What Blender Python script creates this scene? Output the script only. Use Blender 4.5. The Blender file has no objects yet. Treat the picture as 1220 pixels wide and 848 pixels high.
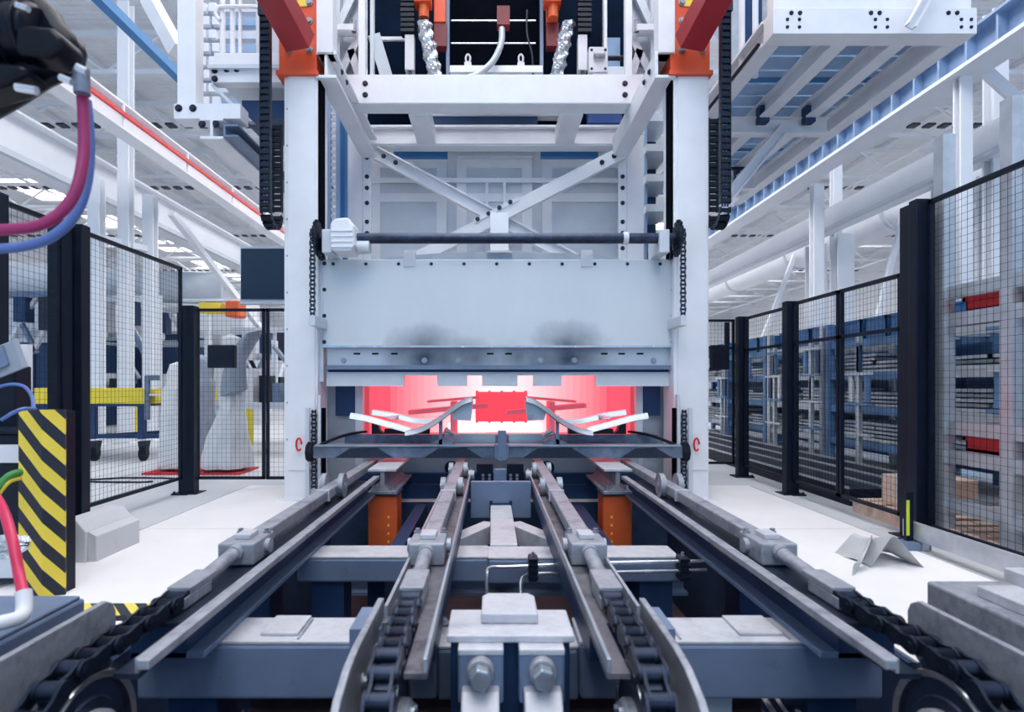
import bpy, math, random
from mathutils import Vector, Matrix
random.seed(7)
scene = bpy.context.scene
col = scene.collection

# ------------------------------------------------------------------ camera
F, VX, VY, EYE = 700.0, 586.0, 459.0, 1.13      # focal length in px of a 1220 px wide frame, vanishing point, eye height
cam_d = bpy.data.cameras.new('camera')
cam_d.sensor_fit = 'HORIZONTAL'
cam_d.sensor_width = 36.0
cam_d.lens = 36.0 * F / 1220.0
cam_d.shift_x = (610.0 - VX) / 1220.0
cam_d.shift_y = (VY - 424.0) / 1220.0
cam_d.clip_start = 0.05
cam_d.clip_end = 300
cam_d.dof.use_dof = True
cam_d.dof.focus_distance = 5.6
cam_d.dof.aperture_fstop = 2.2
cam = bpy.data.objects.new('camera', cam_d)
col.objects.link(cam)
cam.location = (0, 0, EYE)
cam.rotation_euler = (math.pi / 2, 0, 0)
scene.camera = cam

# ------------------------------------------------------------------ world and exposure
world = bpy.data.worlds.new('world')
scene.world = world
world.use_nodes = True
bg = world.node_tree.nodes['Background']
bg.inputs['Color'].default_value = (0.34, 0.64, 1.0, 1)
bg.inputs['Strength'].default_value = 1.3
scene.view_settings.view_transform = 'Standard'
scene.view_settings.look = 'None'
scene.view_settings.exposure = -0.42
scene.view_settings.gamma = 1.0
scene.view_settings.use_curve_mapping = False
SKYLIGHT, LAMP, GLOW = 6.0, 30.0, 1.0

# ------------------------------------------------------------------ helpers
def X(px, Y): return (px - VX) * Y / F
def Z(py, Y): return EYE - (py - VY) * Y / F
def P(px, py, Y): return (X(px, Y), Y, Z(py, Y))

def sr(r, g, b):
    f = lambda c: (c / 12.92 if c <= 0.04045 else ((c + 0.055) / 1.055) ** 2.4)
    return (f(r / 255), f(g / 255), f(b / 255))

MATS = {}
def mat(name, rgb, rough=0.5, metal=0.0, var=0.08, scale=5.0, bump=0.0, stretch=(1, 1, 1), streak=0.0, wear=None, spec=0.5):
    m = bpy.data.materials.new(name); m.use_nodes = True
    nt = m.node_tree; b = nt.nodes['Principled BSDF']
    b.inputs['Roughness'].default_value = rough
    b.inputs['Metallic'].default_value = metal
    b.inputs['Specular IOR Level'].default_value = spec
    tc = nt.nodes.new('ShaderNodeTexCoord')
    mp = nt.nodes.new('ShaderNodeMapping'); mp.inputs['Scale'].default_value = stretch
    nt.links.new(tc.outputs['Object'], mp.inputs['Vector'])
    n = nt.nodes.new('ShaderNodeTexNoise'); n.inputs['Scale'].default_value = scale; n.inputs['Detail'].default_value = 5
    n.inputs['Roughness'].default_value = 0.6
    nt.links.new(mp.outputs['Vector'], n.inputs['Vector'])
    r = nt.nodes.new('ShaderNodeValToRGB')
    lo = tuple(max(0, c * (1 - 2 * var)) for c in rgb); hi = tuple(min(1, c * (1 + var)) for c in rgb)
    r.color_ramp.elements[0].position = 0.3; r.color_ramp.elements[0].color = (*lo, 1)
    r.color_ramp.elements[1].position = 0.7; r.color_ramp.elements[1].color = (*hi, 1)
    nt.links.new(n.outputs['Fac'], r.inputs['Fac'])
    out = r.outputs['Color']
    if wear:                       # small stains / chips with a colour of their own
        n2 = nt.nodes.new('ShaderNodeTexNoise'); n2.inputs['Scale'].default_value = wear[1]; n2.inputs['Detail'].default_value = 8
        n2.inputs['Roughness'].default_value = 0.7
        nt.links.new(mp.outputs['Vector'], n2.inputs['Vector'])
        r2 = nt.nodes.new('ShaderNodeValToRGB')
        r2.color_ramp.elements[0].position = wear[2]; r2.color_ramp.elements[0].color = (0, 0, 0, 1)
        r2.color_ramp.elements[1].position = min(1, wear[2] + 0.12); r2.color_ramp.elements[1].color = (wear[3],) * 3 + (1,)
        nt.links.new(n2.outputs['Fac'], r2.inputs['Fac'])
        mx = nt.nodes.new('ShaderNodeMix'); mx.data_type = 'RGBA'
        nt.links.new(r2.outputs['Color'], mx.inputs[0]); nt.links.new(out, mx.inputs[6])
        mx.inputs[7].default_value = (*wear[0], 1)
        out = mx.outputs[2]
    nt.links.new(out, b.inputs['Base Color'])
    rr = nt.nodes.new('ShaderNodeMapRange')
    rr.inputs['To Min'].default_value = max(0.05, rough - 0.1); rr.inputs['To Max'].default_value = min(1, rough + 0.1)
    nt.links.new(n.outputs['Fac'], rr.inputs['Value']); nt.links.new(rr.outputs['Result'], b.inputs['Roughness'])
    if bump:
        bp = nt.nodes.new('ShaderNodeBump'); bp.inputs['Strength'].default_value = bump; bp.inputs['Distance'].default_value = 0.01
        nt.links.new(n.outputs['Fac'], bp.inputs['Height']); nt.links.new(bp.outputs['Normal'], b.inputs['Normal'])
    MATS[name] = m
    return m

def emis(name, rgb, strength):
    m = bpy.data.materials.new(name); m.use_nodes = True
    b = m.node_tree.nodes['Principled BSDF']
    b.inputs['Base Color'].default_value = (*rgb, 1)
    b.inputs['Emission Color'].default_value = (*rgb, 1)
    b.inputs['Emission Strength'].default_value = strength
    b.inputs['Roughness'].default_value = 0.8
    MATS[name] = m
    return m

def stripes(name, ca, cb, vec, period):
    m = bpy.data.materials.new(name); m.use_nodes = True
    nt = m.node_tree; b = nt.nodes['Principled BSDF']; b.inputs['Roughness'].default_value = 0.5
    tc = nt.nodes.new('ShaderNodeTexCoord')
    d = nt.nodes.new('ShaderNodeVectorMath'); d.operation = 'DOT_PRODUCT'; d.inputs[1].default_value = vec
    nt.links.new(tc.outputs['Object'], d.inputs[0])
    q = nt.nodes.new('ShaderNodeMath'); q.operation = 'DIVIDE'; q.inputs[1].default_value = period
    nt.links.new(d.outputs['Value'], q.inputs[0])
    fr = nt.nodes.new('ShaderNodeMath'); fr.operation = 'FRACT'; nt.links.new(q.outputs[0], fr.inputs[0])
    g = nt.nodes.new('ShaderNodeMath'); g.operation = 'GREATER_THAN'; g.inputs[1].default_value = 0.5; nt.links.new(fr.outputs[0], g.inputs[0])
    mx = nt.nodes.new('ShaderNodeMix'); mx.data_type = 'RGBA'
    mx.inputs[6].default_value = (*ca, 1); mx.inputs[7].default_value = (*cb, 1)
    nt.links.new(g.outputs[0], mx.inputs[0]); nt.links.new(mx.outputs[2], b.inputs['Base Color'])
    MATS[name] = m
    return m

def deck(name, rgb):               # ribbed steel deck: relief only
    m = mat(name, rgb, 0.6, 0.0, 0.04, 2.0)
    nt = m.node_tree; b = nt.nodes['Principled BSDF']
    tc = nt.nodes.new('ShaderNodeTexCoord')
    w = nt.nodes.new('ShaderNodeTexWave'); w.wave_type = 'BANDS'; w.bands_direction = 'Y'; w.inputs['Scale'].default_value = 1.6
    nt.links.new(tc.outputs['Object'], w.inputs['Vector'])
    bp = nt.nodes.new('ShaderNodeBump'); bp.inputs['Strength'].default_value = 0.5; bp.inputs['Distance'].default_value = 0.05
    nt.links.new(w.outputs['Fac'], bp.inputs['Height']); nt.links.new(bp.outputs['Normal'], b.inputs['Normal'])
    return m

BASE = {}                          # world location of each root, by object name
def root_loc(o):
    while o.parent: o = o.parent
    return Vector(BASE.get(o.name, (0, 0, 0)))

def tag(o, label=None, cat=None, group=None, kind=None):
    if label: o['label'] = label
    if cat: o['category'] = cat
    if group: o['group'] = group
    if kind: o['kind'] = kind
    return o

def thing(name, label, cat, loc=(0, 0, 0), group=None, kind=None):
    o = bpy.data.objects.new(name, None); col.objects.link(o)
    o.empty_display_size = 0.1
    o.location = loc; BASE[o.name] = tuple(loc)
    return tag(o, label, cat, group, kind)

class MB:
    def __init__(s): s.v = []; s.f = []
    def add(s, vs, fs):
        n = len(s.v); s.v += [tuple(v) for v in vs]; s.f += [tuple(i + n for i in f) for f in fs]; return s
    def box(s, x0, x1, y0, y1, z0, z1):
        if x0 > x1: x0, x1 = x1, x0
        if y0 > y1: y0, y1 = y1, y0
        if z0 > z1: z0, z1 = z1, z0
        return s.add([(x0, y0, z0), (x1, y0, z0), (x1, y1, z0), (x0, y1, z0), (x0, y0, z1), (x1, y0, z1), (x1, y1, z1), (x0, y1, z1)],
                     [(0, 3, 2, 1), (4, 5, 6, 7), (0, 1, 5, 4), (1, 2, 6, 5), (2, 3, 7, 6), (3, 0, 4, 7)])
    def obox(s, c, a, b, d):       # centre and three half-axis vectors
        c, a, b, d = Vector(c), Vector(a), Vector(b), Vector(d)
        if a.cross(b).dot(d) < 0: a = -a
        q = [c + sx * a + sy * b + sz * d for sz in (-1, 1) for sx, sy in ((-1, -1), (1, -1), (1, 1), (-1, 1))]
        return s.add(q, [(0, 3, 2, 1), (4, 5, 6, 7), (0, 1, 5, 4), (1, 2, 6, 5), (2, 3, 7, 6), (3, 0, 4, 7)])
    def beam(s, p0, p1, w, h, kind='box', t=0.02, up=(0, 0, 1)):
        p0, p1 = Vector(p0), Vector(p1); d = p1 - p0; L = d.length; d.normalize()
        up = Vector(up)
        if abs(d.dot(up)) > 0.98: up = Vector((0, 1, 0))
        sd = d.cross(up).normalized(); u = sd.cross(d).normalized(); c = (p0 + p1) / 2; hl = d * (L / 2)
        if kind == 'box': s.obox(c, sd * w / 2, hl, u * h / 2)
        elif kind == 'I':
            s.obox(c + u * (h / 2 - t / 2), sd * w / 2, hl, u * t / 2); s.obox(c - u * (h / 2 - t / 2), sd * w / 2, hl, u * t / 2)
            s.obox(c, sd * t / 2, hl, u * (h / 2 - t))
        elif kind == 'C':
            s.obox(c + u * (h / 2 - t / 2), sd * w / 2, hl, u * t / 2); s.obox(c - u * (h / 2 - t / 2), sd * w / 2, hl, u * t / 2)
            s.obox(c - sd * (w / 2 - t / 2), sd * t / 2, hl, u * (h / 2 - t))
        elif kind == 'L':
            s.obox(c - u * (h / 2 - t / 2), sd * w / 2, hl, u * t / 2); s.obox(c - sd * (w / 2 - t / 2) + u * t / 2, sd * t / 2, hl, u * (h / 2 - t / 2))
        return s
    def cyl(s, p0, p1, r, n=16, r1=None, cap=True):
        p0, p1 = Vector(p0), Vector(p1); d = (p1 - p0).normalized(); r1 = r if r1 is None else r1
        a = d.orthogonal().normalized(); b = d.cross(a)
        vs = []
        for p, rr in ((p0, r), (p1, r1)):
            for k in range(n):
                t = 2 * math.pi * k / n; vs.append(p + rr * (math.cos(t) * a + math.sin(t) * b))
        fs = [(k, (k + 1) % n, n + (k + 1) % n, n + k) for k in range(n)]
        if cap: fs += [tuple(range(n - 1, -1, -1)), tuple(range(n, 2 * n))]
        return s.add(vs, fs)
    def tube(s, pts, r, n=10):
        pts = [Vector(p) for p in pts]; vs = []; fs = []
        a = None
        for i, p in enumerate(pts):
            d = (pts[min(i + 1, len(pts) - 1)] - pts[max(i - 1, 0)]).normalized()
            if a is None: a = d.orthogonal().normalized()
            a = (a - d * a.dot(d)).normalized(); b = d.cross(a)
            for k in range(n):
                t = 2 * math.pi * k / n; vs.append(p + r * (math.cos(t) * a + math.sin(t) * b))
        for i in range(len(pts) - 1):
            for k in range(n): fs.append((i * n + k, i * n + (k + 1) % n, (i + 1) * n + (k + 1) % n, (i + 1) * n + k))
        fs.append(tuple(range(n - 1, -1, -1))); m = (len(pts) - 1) * n; fs.append(tuple(range(m, m + n)))
        return s.add(vs, fs)
    def prism(s, poly, axis, a, b):      # polygon in the two other axes, extruded from a to b along axis
        def q(u, v, w): return {'x': (w, u, v), 'y': (u, w, v), 'z': (u, v, w)}[axis]
        n = len(poly)
        ar = sum(poly[i][0] * poly[(i + 1) % n][1] - poly[(i + 1) % n][0] * poly[i][1] for i in range(n))
        if (ar < 0) != (axis == 'y'): poly = poly[::-1]
        if a > b: a, b = b, a
        vs = [q(u, v, a) for u, v in poly] + [q(u, v, b) for u, v in poly]
        fs = [tuple(range(n - 1, -1, -1)), tuple(range(n, 2 * n))] + [(k, (k + 1) % n, n + (k + 1) % n, n + k) for k in range(n)]
        return s.add(vs, fs)
    def lathe(s, prof, c, ax='x', n=40):  # profile (radius, along)
        c = Vector(c); A = {'x': Vector((1, 0, 0)), 'y': Vector((0, 1, 0)), 'z': Vector((0, 0, 1))}[ax]
        a = A.orthogonal().normalized(); b = A.cross(a); m = len(prof); vs = []; fs = []
        for k in range(n):
            t = 2 * math.pi * k / n
            for r, h in prof: vs.append(c + A * h + r * (math.cos(t) * a + math.sin(t) * b))
        for k in range(n):
            for j in range(m - 1):
                fs.append((k * m + j, ((k + 1) % n) * m + j, ((k + 1) % n) * m + j + 1, k * m + j + 1))
        return s.add(vs, fs)
    def grid(s, fn, nu, nv, t=0.0, closed=False):  # surface of points fn(i/nu, j/nv), given thickness t along the normal
        vs = [Vector(fn(i / nu, j / nv)) for i in range(nu + 1) for j in range(nv + 1)]
        w = nv + 1
        fs = [(i * w + j, (i + 1) * w + j, (i + 1) * w + j + 1, i * w + j + 1) for i in range(nu) for j in range(nv)]
        if t:
            nr = [Vector((0, 0, 0)) for _ in vs]
            for f in fs:
                k = (vs[f[1]] - vs[f[0]]).cross(vs[f[3]] - vs[f[0]])
                for i in f: nr[i] += k
            n = len(vs); v2 = [v - (k.normalized() if k.length else k) * t for v, k in zip(vs, nr)]
            f2 = [tuple(i + n for i in f[::-1]) for f in fs]
            ring = [i * w for i in range(nu + 1)] + [nu * w + j for j in range(1, nv + 1)] + [i * w + nv for i in range(nu - 1, -1, -1)] + [j for j in range(nv - 1, 0, -1)]
            side = [(ring[(k + 1) % len(ring)], ring[k], ring[k] + n, ring[(k + 1) % len(ring)] + n) for k in range(len(ring))]
            vs, fs = vs + v2, fs + f2 + side
        return s.add(vs, fs)
    def build(s, name, m, parent=None, bevel=0.0, smooth=False, label=None, cat=None, group=None, kind=None, loc=None):
        off = root_loc(parent) if parent else (Vector(loc) if loc else Vector((0, 0, 0)))
        me = bpy.data.meshes.new(name)
        me.from_pydata([tuple(Vector(v) - off) for v in s.v], [], s.f)
        me.materials.append(MATS[m] if isinstance(m, str) else m)
        if smooth:
            me.polygons.foreach_set('use_smooth', [True] * len(me.polygons))
        me.update()
        o = bpy.data.objects.new(name, me); col.objects.link(o)
        if parent: o.parent = parent
        else: o.location = off; BASE[o.name] = tuple(off)
        if smooth:
            try: me.set_sharp_from_angle(angle=math.radians(40))
            except Exception: pass
        if bevel:
            bv = o.modifiers.new('bevel', 'BEVEL'); bv.width = bevel; bv.segments = 2; bv.limit_method = 'ANGLE'; bv.angle_limit = math.radians(40)
            bv.harden_normals = False
        return tag(o, label, cat, group, kind)

def copy_tree(o, loc=None, label=None, parent=None):
    c = o.copy(); col.objects.link(c); c.parent = parent
    if loc is not None: c.location = loc
    if parent is None: BASE[c.name] = tuple(c.location)
    if label: c['label'] = label
    for ch in list(o.children): copy_tree(ch, None, None, c)
    return c

def share(o, loc, parent, rot=None):    # a piece that shares its mesh, placed at a world location under parent
    c = o.copy(); col.objects.link(c); c.parent = parent
    c.location = Vector(loc) - root_loc(parent)
    if rot is not None: c.rotation_euler = rot
    return c

def bolt(parent, p, nrm, r=0.02, h=0.015, m='bolt_steel', name='bolt'):
    p = Vector(p); nrm = Vector(nrm).normalized()
    b = MB(); b.cyl(p, p + nrm * h * 0.35, r * 1.45, 16); b.cyl(p + nrm * h * 0.35, p + nrm * h, r, 6)
    return b.build(name, m, parent)

def spline(pts, n=8):
    pts = [Vector(p) for p in pts]; out = []
    for i in range(len(pts) - 1):
        p0, p1, p2, p3 = pts[max(i - 1, 0)], pts[i], pts[i + 1], pts[min(i + 2, len(pts) - 1)]
        for k in range(n):
            t = k / n
            out.append(0.5 * ((2 * p1) + (p2 - p0) * t + (2 * p0 - 5 * p1 + 4 * p2 - p3) * t * t + (3 * p1 - p0 - 3 * p2 + p3) * t ** 3))
    return out + [pts[-1]]

# ------------------------------------------------------------------ materials
mat('white_paint', sr(232, 234, 240), 0.45, 0, 0.03, 3, wear=(sr(170, 175, 185), 9, 0.66, 0.5))
mat('white_far', sr(235, 238, 245), 0.6, 0, 0.02, 2)
mat('pale_grey_paint', sr(205, 212, 222), 0.5, 0, 0.04, 3)
mat('deck_blue', sr(158, 190, 224), 0.6, 0, 0.08, 3)
mat('blue_grey_shade', sr(146, 172, 206), 0.5, 0, 0.1, 3)
mat('deep_blue_paint', sr(28, 62, 104), 0.5, 0, 0.15, 4)
mat('concrete_white', sr(236, 234, 236), 0.75, 0, 0.03, 1.2, wear=(sr(190, 190, 195), 14, 0.7, 0.5))
mat('concrete_grey', sr(205, 207, 212), 0.7, 0, 0.05, 0.8, wear=(sr(165, 168, 176), 6, 0.62, 0.5))
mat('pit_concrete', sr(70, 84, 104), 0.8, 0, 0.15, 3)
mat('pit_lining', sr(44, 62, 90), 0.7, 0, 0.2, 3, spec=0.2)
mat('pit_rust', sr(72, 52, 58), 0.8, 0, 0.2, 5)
def soot(name, rgb, spots, rough=0.4, metal=0.3):     # sheet metal with soot stains at given places (object space)
    m = mat(name, rgb, rough, metal, 0.03, 1.6, stretch=(1, 1, 0.6))
    nt = m.node_tree; b = nt.nodes['Principled BSDF']; src = b.inputs['Base Color'].links[0].from_socket
    tc = nt.nodes.new('ShaderNodeTexCoord'); nz = nt.nodes.new('ShaderNodeTexNoise'); nz.inputs['Scale'].default_value = 5; nz.inputs['Detail'].default_value = 6
    nt.links.new(tc.outputs['Object'], nz.inputs['Vector'])
    for (c, sc, k) in spots:
        mp = nt.nodes.new('ShaderNodeMapping'); mp.inputs['Scale'].default_value = sc
        mp.inputs['Location'].default_value = tuple(-ci * si for ci, si in zip(c, sc)); nt.links.new(tc.outputs['Object'], mp.inputs['Vector'])
        ln = nt.nodes.new('ShaderNodeVectorMath'); ln.operation = 'LENGTH'; nt.links.new(mp.outputs['Vector'], ln.inputs[0])
        ad = nt.nodes.new('ShaderNodeMath'); ad.operation = 'MULTIPLY_ADD'; ad.inputs[1].default_value = -0.7; nt.links.new(nz.outputs['Fac'], ad.inputs[0]); nt.links.new(ln.outputs['Value'], ad.inputs[2])
        mr = nt.nodes.new('ShaderNodeMapRange'); mr.inputs['From Min'].default_value = 0.75; mr.inputs['From Max'].default_value = -0.35; mr.inputs['To Max'].default_value = k
        nt.links.new(ad.outputs[0], mr.inputs['Value'])
        mx = nt.nodes.new('ShaderNodeMix'); mx.data_type = 'RGBA'; nt.links.new(mr.outputs['Result'], mx.inputs[0]); nt.links.new(src, mx.inputs[6]); mx.inputs[7].default_value = (*sr(38, 52, 76), 1)
        src = mx.outputs[2]
    nt.links.new(src, b.inputs['Base Color'])
    return m
SPOT = [((-0.74, 0, 0.32), (2.6, 1, 4.5), 0.8), ((0.70, 0, 0.32), (2.4, 1, 4.0), 0.8), ((-0.30, 0, 0.28), (4, 1, 7), 0.5), ((0.10, 0, 0.26), (4, 1, 8), 0.35)]
soot('door_steel', sr(214, 218, 222), SPOT)
soot('door_lower', sr(190, 197, 207), [((-0.74, 0, 0.2), (2.2, 1, 3.5), 0.95), ((0.70, 0, 0.2), (2.0, 1, 3.5), 0.95), ((-0.25, 0, 0.2), (3.2, 1, 4), 0.8), ((0.20, 0, 0.2), (4, 1, 4), 0.7)])
mat('channel_floor', sr(112, 110, 120), 0.5, 0.2, 0.2, 8, wear=(sr(66, 62, 72), 7, 0.5, 0.8))
mat('robot_black', sr(6, 14, 30), 0.4, 0, 0.3, 6, spec=0.2)
mat('rack_blue', sr(98, 138, 184), 0.5, 0.1, 0.15, 4)
mat('scrap_grey', sr(190, 192, 196), 0.5, 0.2, 0.08, 6)
mat('sheet_steel', sr(176, 184, 195), 0.4, 0.6, 0.08, 3, wear=(sr(110, 122, 140), 5, 0.6, 0.6))
mat('worn_steel', sr(158, 161, 171), 0.5, 0.3, 0.12, 22, bump=0.08, wear=(sr(84, 90, 108), 7, 0.52, 0.5))
mat('frame_shade_blue', sr(112, 129, 158), 0.45, 0.1, 0.10, 3, wear=(sr(70, 82, 108), 8, 0.6, 0.7))  # frame steel with the blue shade of its side faces in the colour
mat('frame_lit_top', sr(192, 193, 201), 0.5, 0.12, 0.08, 24, bump=0.05, wear=(sr(122, 126, 140), 6, 0.54, 0.5))  # same frame steel in the lighter tone of its lit tops
mat('blue_shade_steel', sr(38, 66, 106), 0.45, 0.4, 0.15, 5)  # blue of shadowed steel mixed into the base colour
mat('oily_steel', sr(50, 60, 82), 0.35, 0.6, 0.25, 14, bump=0.1)
mat('chain_steel', sr(40, 49, 68), 0.36, 0.7, 0.25, 20)
mat('bright_steel', sr(214, 218, 226), 0.25, 0.85, 0.06, 10)
mat('bolt_steel', sr(160, 166, 178), 0.35, 0.6, 0.1, 12)
mat('dark_bolt', sr(40, 48, 66), 0.45, 0.4, 0.1, 12)
mat('galvanised', sr(196, 202, 210), 0.4, 0.5, 0.08, 9)
mat('navy_black', sr(10, 21, 40), 0.5, 0.0, 0.15, 8, spec=0.25)
mat('black_plastic', sr(13, 24, 42), 0.45, 0, 0.15, 10, spec=0.3)
mat('void_black', sr(6, 10, 20), 0.9, 0, 0.2, 3, spec=0.03)
mat('carrier_steel', sr(116, 127, 147), 0.45, 0.5, 0.2, 12, bump=0.1)
mat('carrier_scale', sr(38, 50, 72), 0.7, 0.2, 0.3, 60, bump=0.4)
mat('blank_steel', sr(212, 219, 226), 0.4, 0.15, 0.06, 8)
mat('orange_paint', sr(218, 96, 48), 0.5, 0, 0.08, 4, wear=(sr(180, 62, 40), 10, 0.62, 0.8))
mat('orange_red', sr(222, 84, 46), 0.45, 0, 0.06, 4, wear=(sr(240, 200, 190), 12, 0.72, 0.7))
mat('red_paint', sr(158, 34, 44), 0.4, 0, 0.08, 4)
mat('dark_red', sr(120, 34, 44), 0.5, 0, 0.15, 6)
mat('red_plastic', sr(214, 44, 50), 0.5, 0, 0.08, 4)
mat('yellow_paint', sr(228, 206, 62), 0.5, 0, 0.08, 4)
mat('yellow_label', sr(240, 210, 70), 0.5, 0, 0.02, 4)
mat('blue_line', sr(52, 120, 178), 0.5, 0, 0.05, 2)
mat('blue_plastic', sr(44, 112, 172), 0.5, 0, 0.1, 4)
mat('cloth_white', sr(222, 222, 224), 0.85, 0, 0.06, 4, bump=0.3)
mat('cloth_grey', sr(150, 158, 172), 0.85, 0, 0.08, 4, bump=0.3)
mat('wood', sr(236, 206, 188), 0.7, 0, 0.10, 4, stretch=(1, 6, 6))
mat('screen_dark', sr(28, 44, 66), 0.25, 0, 0.1, 2)
mat('hose_purple', sr(150, 34, 96), 0.4, 0, 0.08, 4)
mat('hose_red', sr(206, 36, 84), 0.4, 0, 0.05, 4)
mat('hose_blue', sr(84, 112, 176), 0.4, 0, 0.08, 4)
mat('hose_green', sr(70, 140, 70), 0.45, 0, 0.08, 4)
mat('hose_grey', sr(176, 184, 194), 0.4, 0.2, 0.06, 30)
mat('pale_fitting', sr(214, 214, 220), 0.5, 0, 0.05, 4)
mat('foil', sr(205, 212, 218), 0.25, 0.8, 0.12, 30, bump=0.6)
mat('reflective_tape', sr(206, 226, 60), 0.4, 0, 0.02, 4)
deck('roof_deck', sr(238, 241, 246))
mat('cavity_navy', sr(10, 26, 48), 0.8, 0, 0.2, 3, spec=0.05)  # darkness of the upper cavity put into the colour
emis('skylight_glass', (1.0, 0.985, 0.97), SKYLIGHT)
emis('lamp_diffuser', (1.0, 0.98, 0.96), LAMP)
emis('heater_hot', (1.0, 0.74, 0.75), 1.45 * GLOW)
emis('heater_mid', (1.0, 0.46, 0.52), 1.35 * GLOW)
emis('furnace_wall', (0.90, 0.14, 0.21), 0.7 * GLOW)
for k_ in range(16):
    t_ = (k_ / 15) ** 1.2
    emis('heater_%d' % k_, (1.0, 0.80 - 0.58 * t_, 0.80 - 0.52 * t_), (1.5 - 0.55 * t_) * GLOW)
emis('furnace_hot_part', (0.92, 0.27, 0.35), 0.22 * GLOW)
emis('heater_warm', (1.0, 0.26, 0.34), 1.1 * GLOW)
emis('heater_white', (1.0, 0.93, 0.90), 2.2 * GLOW)
stripes('hazard', sr(232, 204, 66), sr(14, 20, 40), (1.1, 0.0, 1.0), 0.165)
stripes('hazard_floor', sr(236, 216, 96), sr(40, 44, 58), (1.0, 0.9, 0.0), 0.115)

# ------------------------------------------------------------------ the hall (setting)
CX = 0.07                                  # centre line of the machine
HX0, HX1, HY0, HY1, HZ = -30, 30, -14, 74, 11.0
PX0, PX1, PY0, PY1, PZ = CX - 1.66, CX + 1.66, 0.55, 5.72, -0.9   # the machine pit
m = MB()
m.box(HX0, PX0, HY0, HY1, -0.3, 0); m.box(PX1, HX1, HY0, HY1, -0.3, 0)
m.box(PX0, PX1, HY0, PY0, -0.3, 0); m.box(PX0, PX1, PY1, HY1, -0.3, 0)
floor = m.build('floor', 'concrete_grey', kind='structure', label='pale grey concrete hall floor')
# bright coated slabs either side of the pit (cast in bays, open joints between them)
for side, xa, xb in ((-1, -2.72, PX0), (1, PX1, 2.88)):
    ys = [0.6, 2.6, 4.6, 6.6]
    for a, b in zip(ys[:-1], ys[1:]):
        MB().box(xa, xb, a + 0.004, b - 0.004, 0.0, 0.008).build('floor_slab', 'concrete_white', floor)
for xa, xb in ((-3.12, -2.74), (2.90, 3.06)):
    for k in range(3):
        MB().box(xa, xb, 0.6 + 2 * k + 0.006, 2.6 + 2 * k - 0.006, 0.0, 0.006).build('kerb_slab', 'concrete_grey', floor)
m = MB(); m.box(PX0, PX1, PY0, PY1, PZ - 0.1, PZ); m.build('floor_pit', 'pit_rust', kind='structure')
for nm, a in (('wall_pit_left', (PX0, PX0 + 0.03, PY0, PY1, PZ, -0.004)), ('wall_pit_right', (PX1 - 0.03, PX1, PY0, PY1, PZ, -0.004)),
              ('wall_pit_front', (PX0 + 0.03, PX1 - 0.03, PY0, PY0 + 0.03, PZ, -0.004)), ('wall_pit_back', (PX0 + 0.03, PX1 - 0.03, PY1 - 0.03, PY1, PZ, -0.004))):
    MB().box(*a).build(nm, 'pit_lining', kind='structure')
ceil = MB()
SKY = ((-24.0, -21.5), (-3.0, 3.0), (21.5, 24.0))
xs = [HX0] + [v for s_ in SKY for v in s_] + [HX1]
for a, b in zip(xs[::2], xs[1::2]): ceil.box(a, b, HY0, HY1, HZ, HZ + 0.15)
ceil = ceil.build('ceiling', 'roof_deck', kind='structure')
for i, (a, b) in enumerate(SKY):
    w = MB()
    if i == 1: w.box(a, b, HY0, HY1, HZ + 0.05, HZ + 0.12)  # centre strip is unseen, added to light the machine from above
    else:
        for k in range(15): w.box(a, b, HY0 + 6 * k, HY0 + 6 * k + 3.4, HZ + 0.05, HZ + 0.12)
    w = w.build('window_%d' % (i + 1), 'skylight_glass', kind='structure')
    if i != 1:
        for k in range(15): MB().box(a, b, HY0 + 6 * k + 3.4, min(HY1, HY0 + 6 * k + 6), HZ, HZ + 0.15).build('deck_bay', 'roof_deck', w)
    for y in range(HY0, HY1, 2): MB().box(a, b, y - 0.05, y + 0.05, HZ - 0.02, HZ + 0.05).build('glazing_bar', 'white_far', w)
MB().box(HX0 - 0.2, HX0, HY0, HY1, 0, HZ).build('wall_left', 'white_far', kind='structure')
MB().box(HX1, HX1 + 0.2, HY0, HY1, 0, HZ).build('wall_right', 'white_far', kind='structure')
MB().box(HX0, HX1, HY1, HY1 + 0.2, 0, HZ).build('wall_back', 'white_far', kind='structure')
for x in range(-28, 29, 4):
    if not any(a - 0.2 < x < b + 0.2 for a, b in SKY):
        MB().beam((x, 14, HZ - 0.11), (x, HY1, HZ - 0.11), 0.12, 0.2, 'I', 0.025).build('purlin', 'white_far', ceil)

# roof trusses
ORD = ['nearest', 'second', 'third', 'fourth', 'fifth', 'sixth', 'seventh', 'eighth', 'ninth', 'tenth', 'eleventh', 'twelfth', 'thirteenth', 'fourteenth', 'farthest']
def truss(y):
    t = thing('roof_truss', 'white lattice roof truss spanning the hall, nearest one in view', 'truss', (0, y, 9.6), 'roof trusses of the hall')
    MB().beam((HX0, y, 9.65), (HX1, y, 9.65), 0.12, 0.12).build('bottom_chord', 'white_far', t)
    MB().beam((HX0, y, 10.7), (HX1, y, 10.7), 0.14, 0.14).build('top_chord', 'white_far', t)
    w = MB(); x = HX0; k = 0
    while x < HX1 - 0.1:
        w.beam((x, y, 9.65 if k % 2 else 10.7), (x + 1.5, y, 10.7 if k % 2 else 9.65), 0.06, 0.06); x += 1.5; k += 1
    w.build('web', 'white_far', t, kind='stuff')
    return t
tr0 = truss(16.0)
for k, y in enumerate(range(20, 73, 4)): copy_tree(tr0, (0, y, 9.6), 'white lattice roof truss spanning the hall, %s one in view' % ORD[k + 1])
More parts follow.
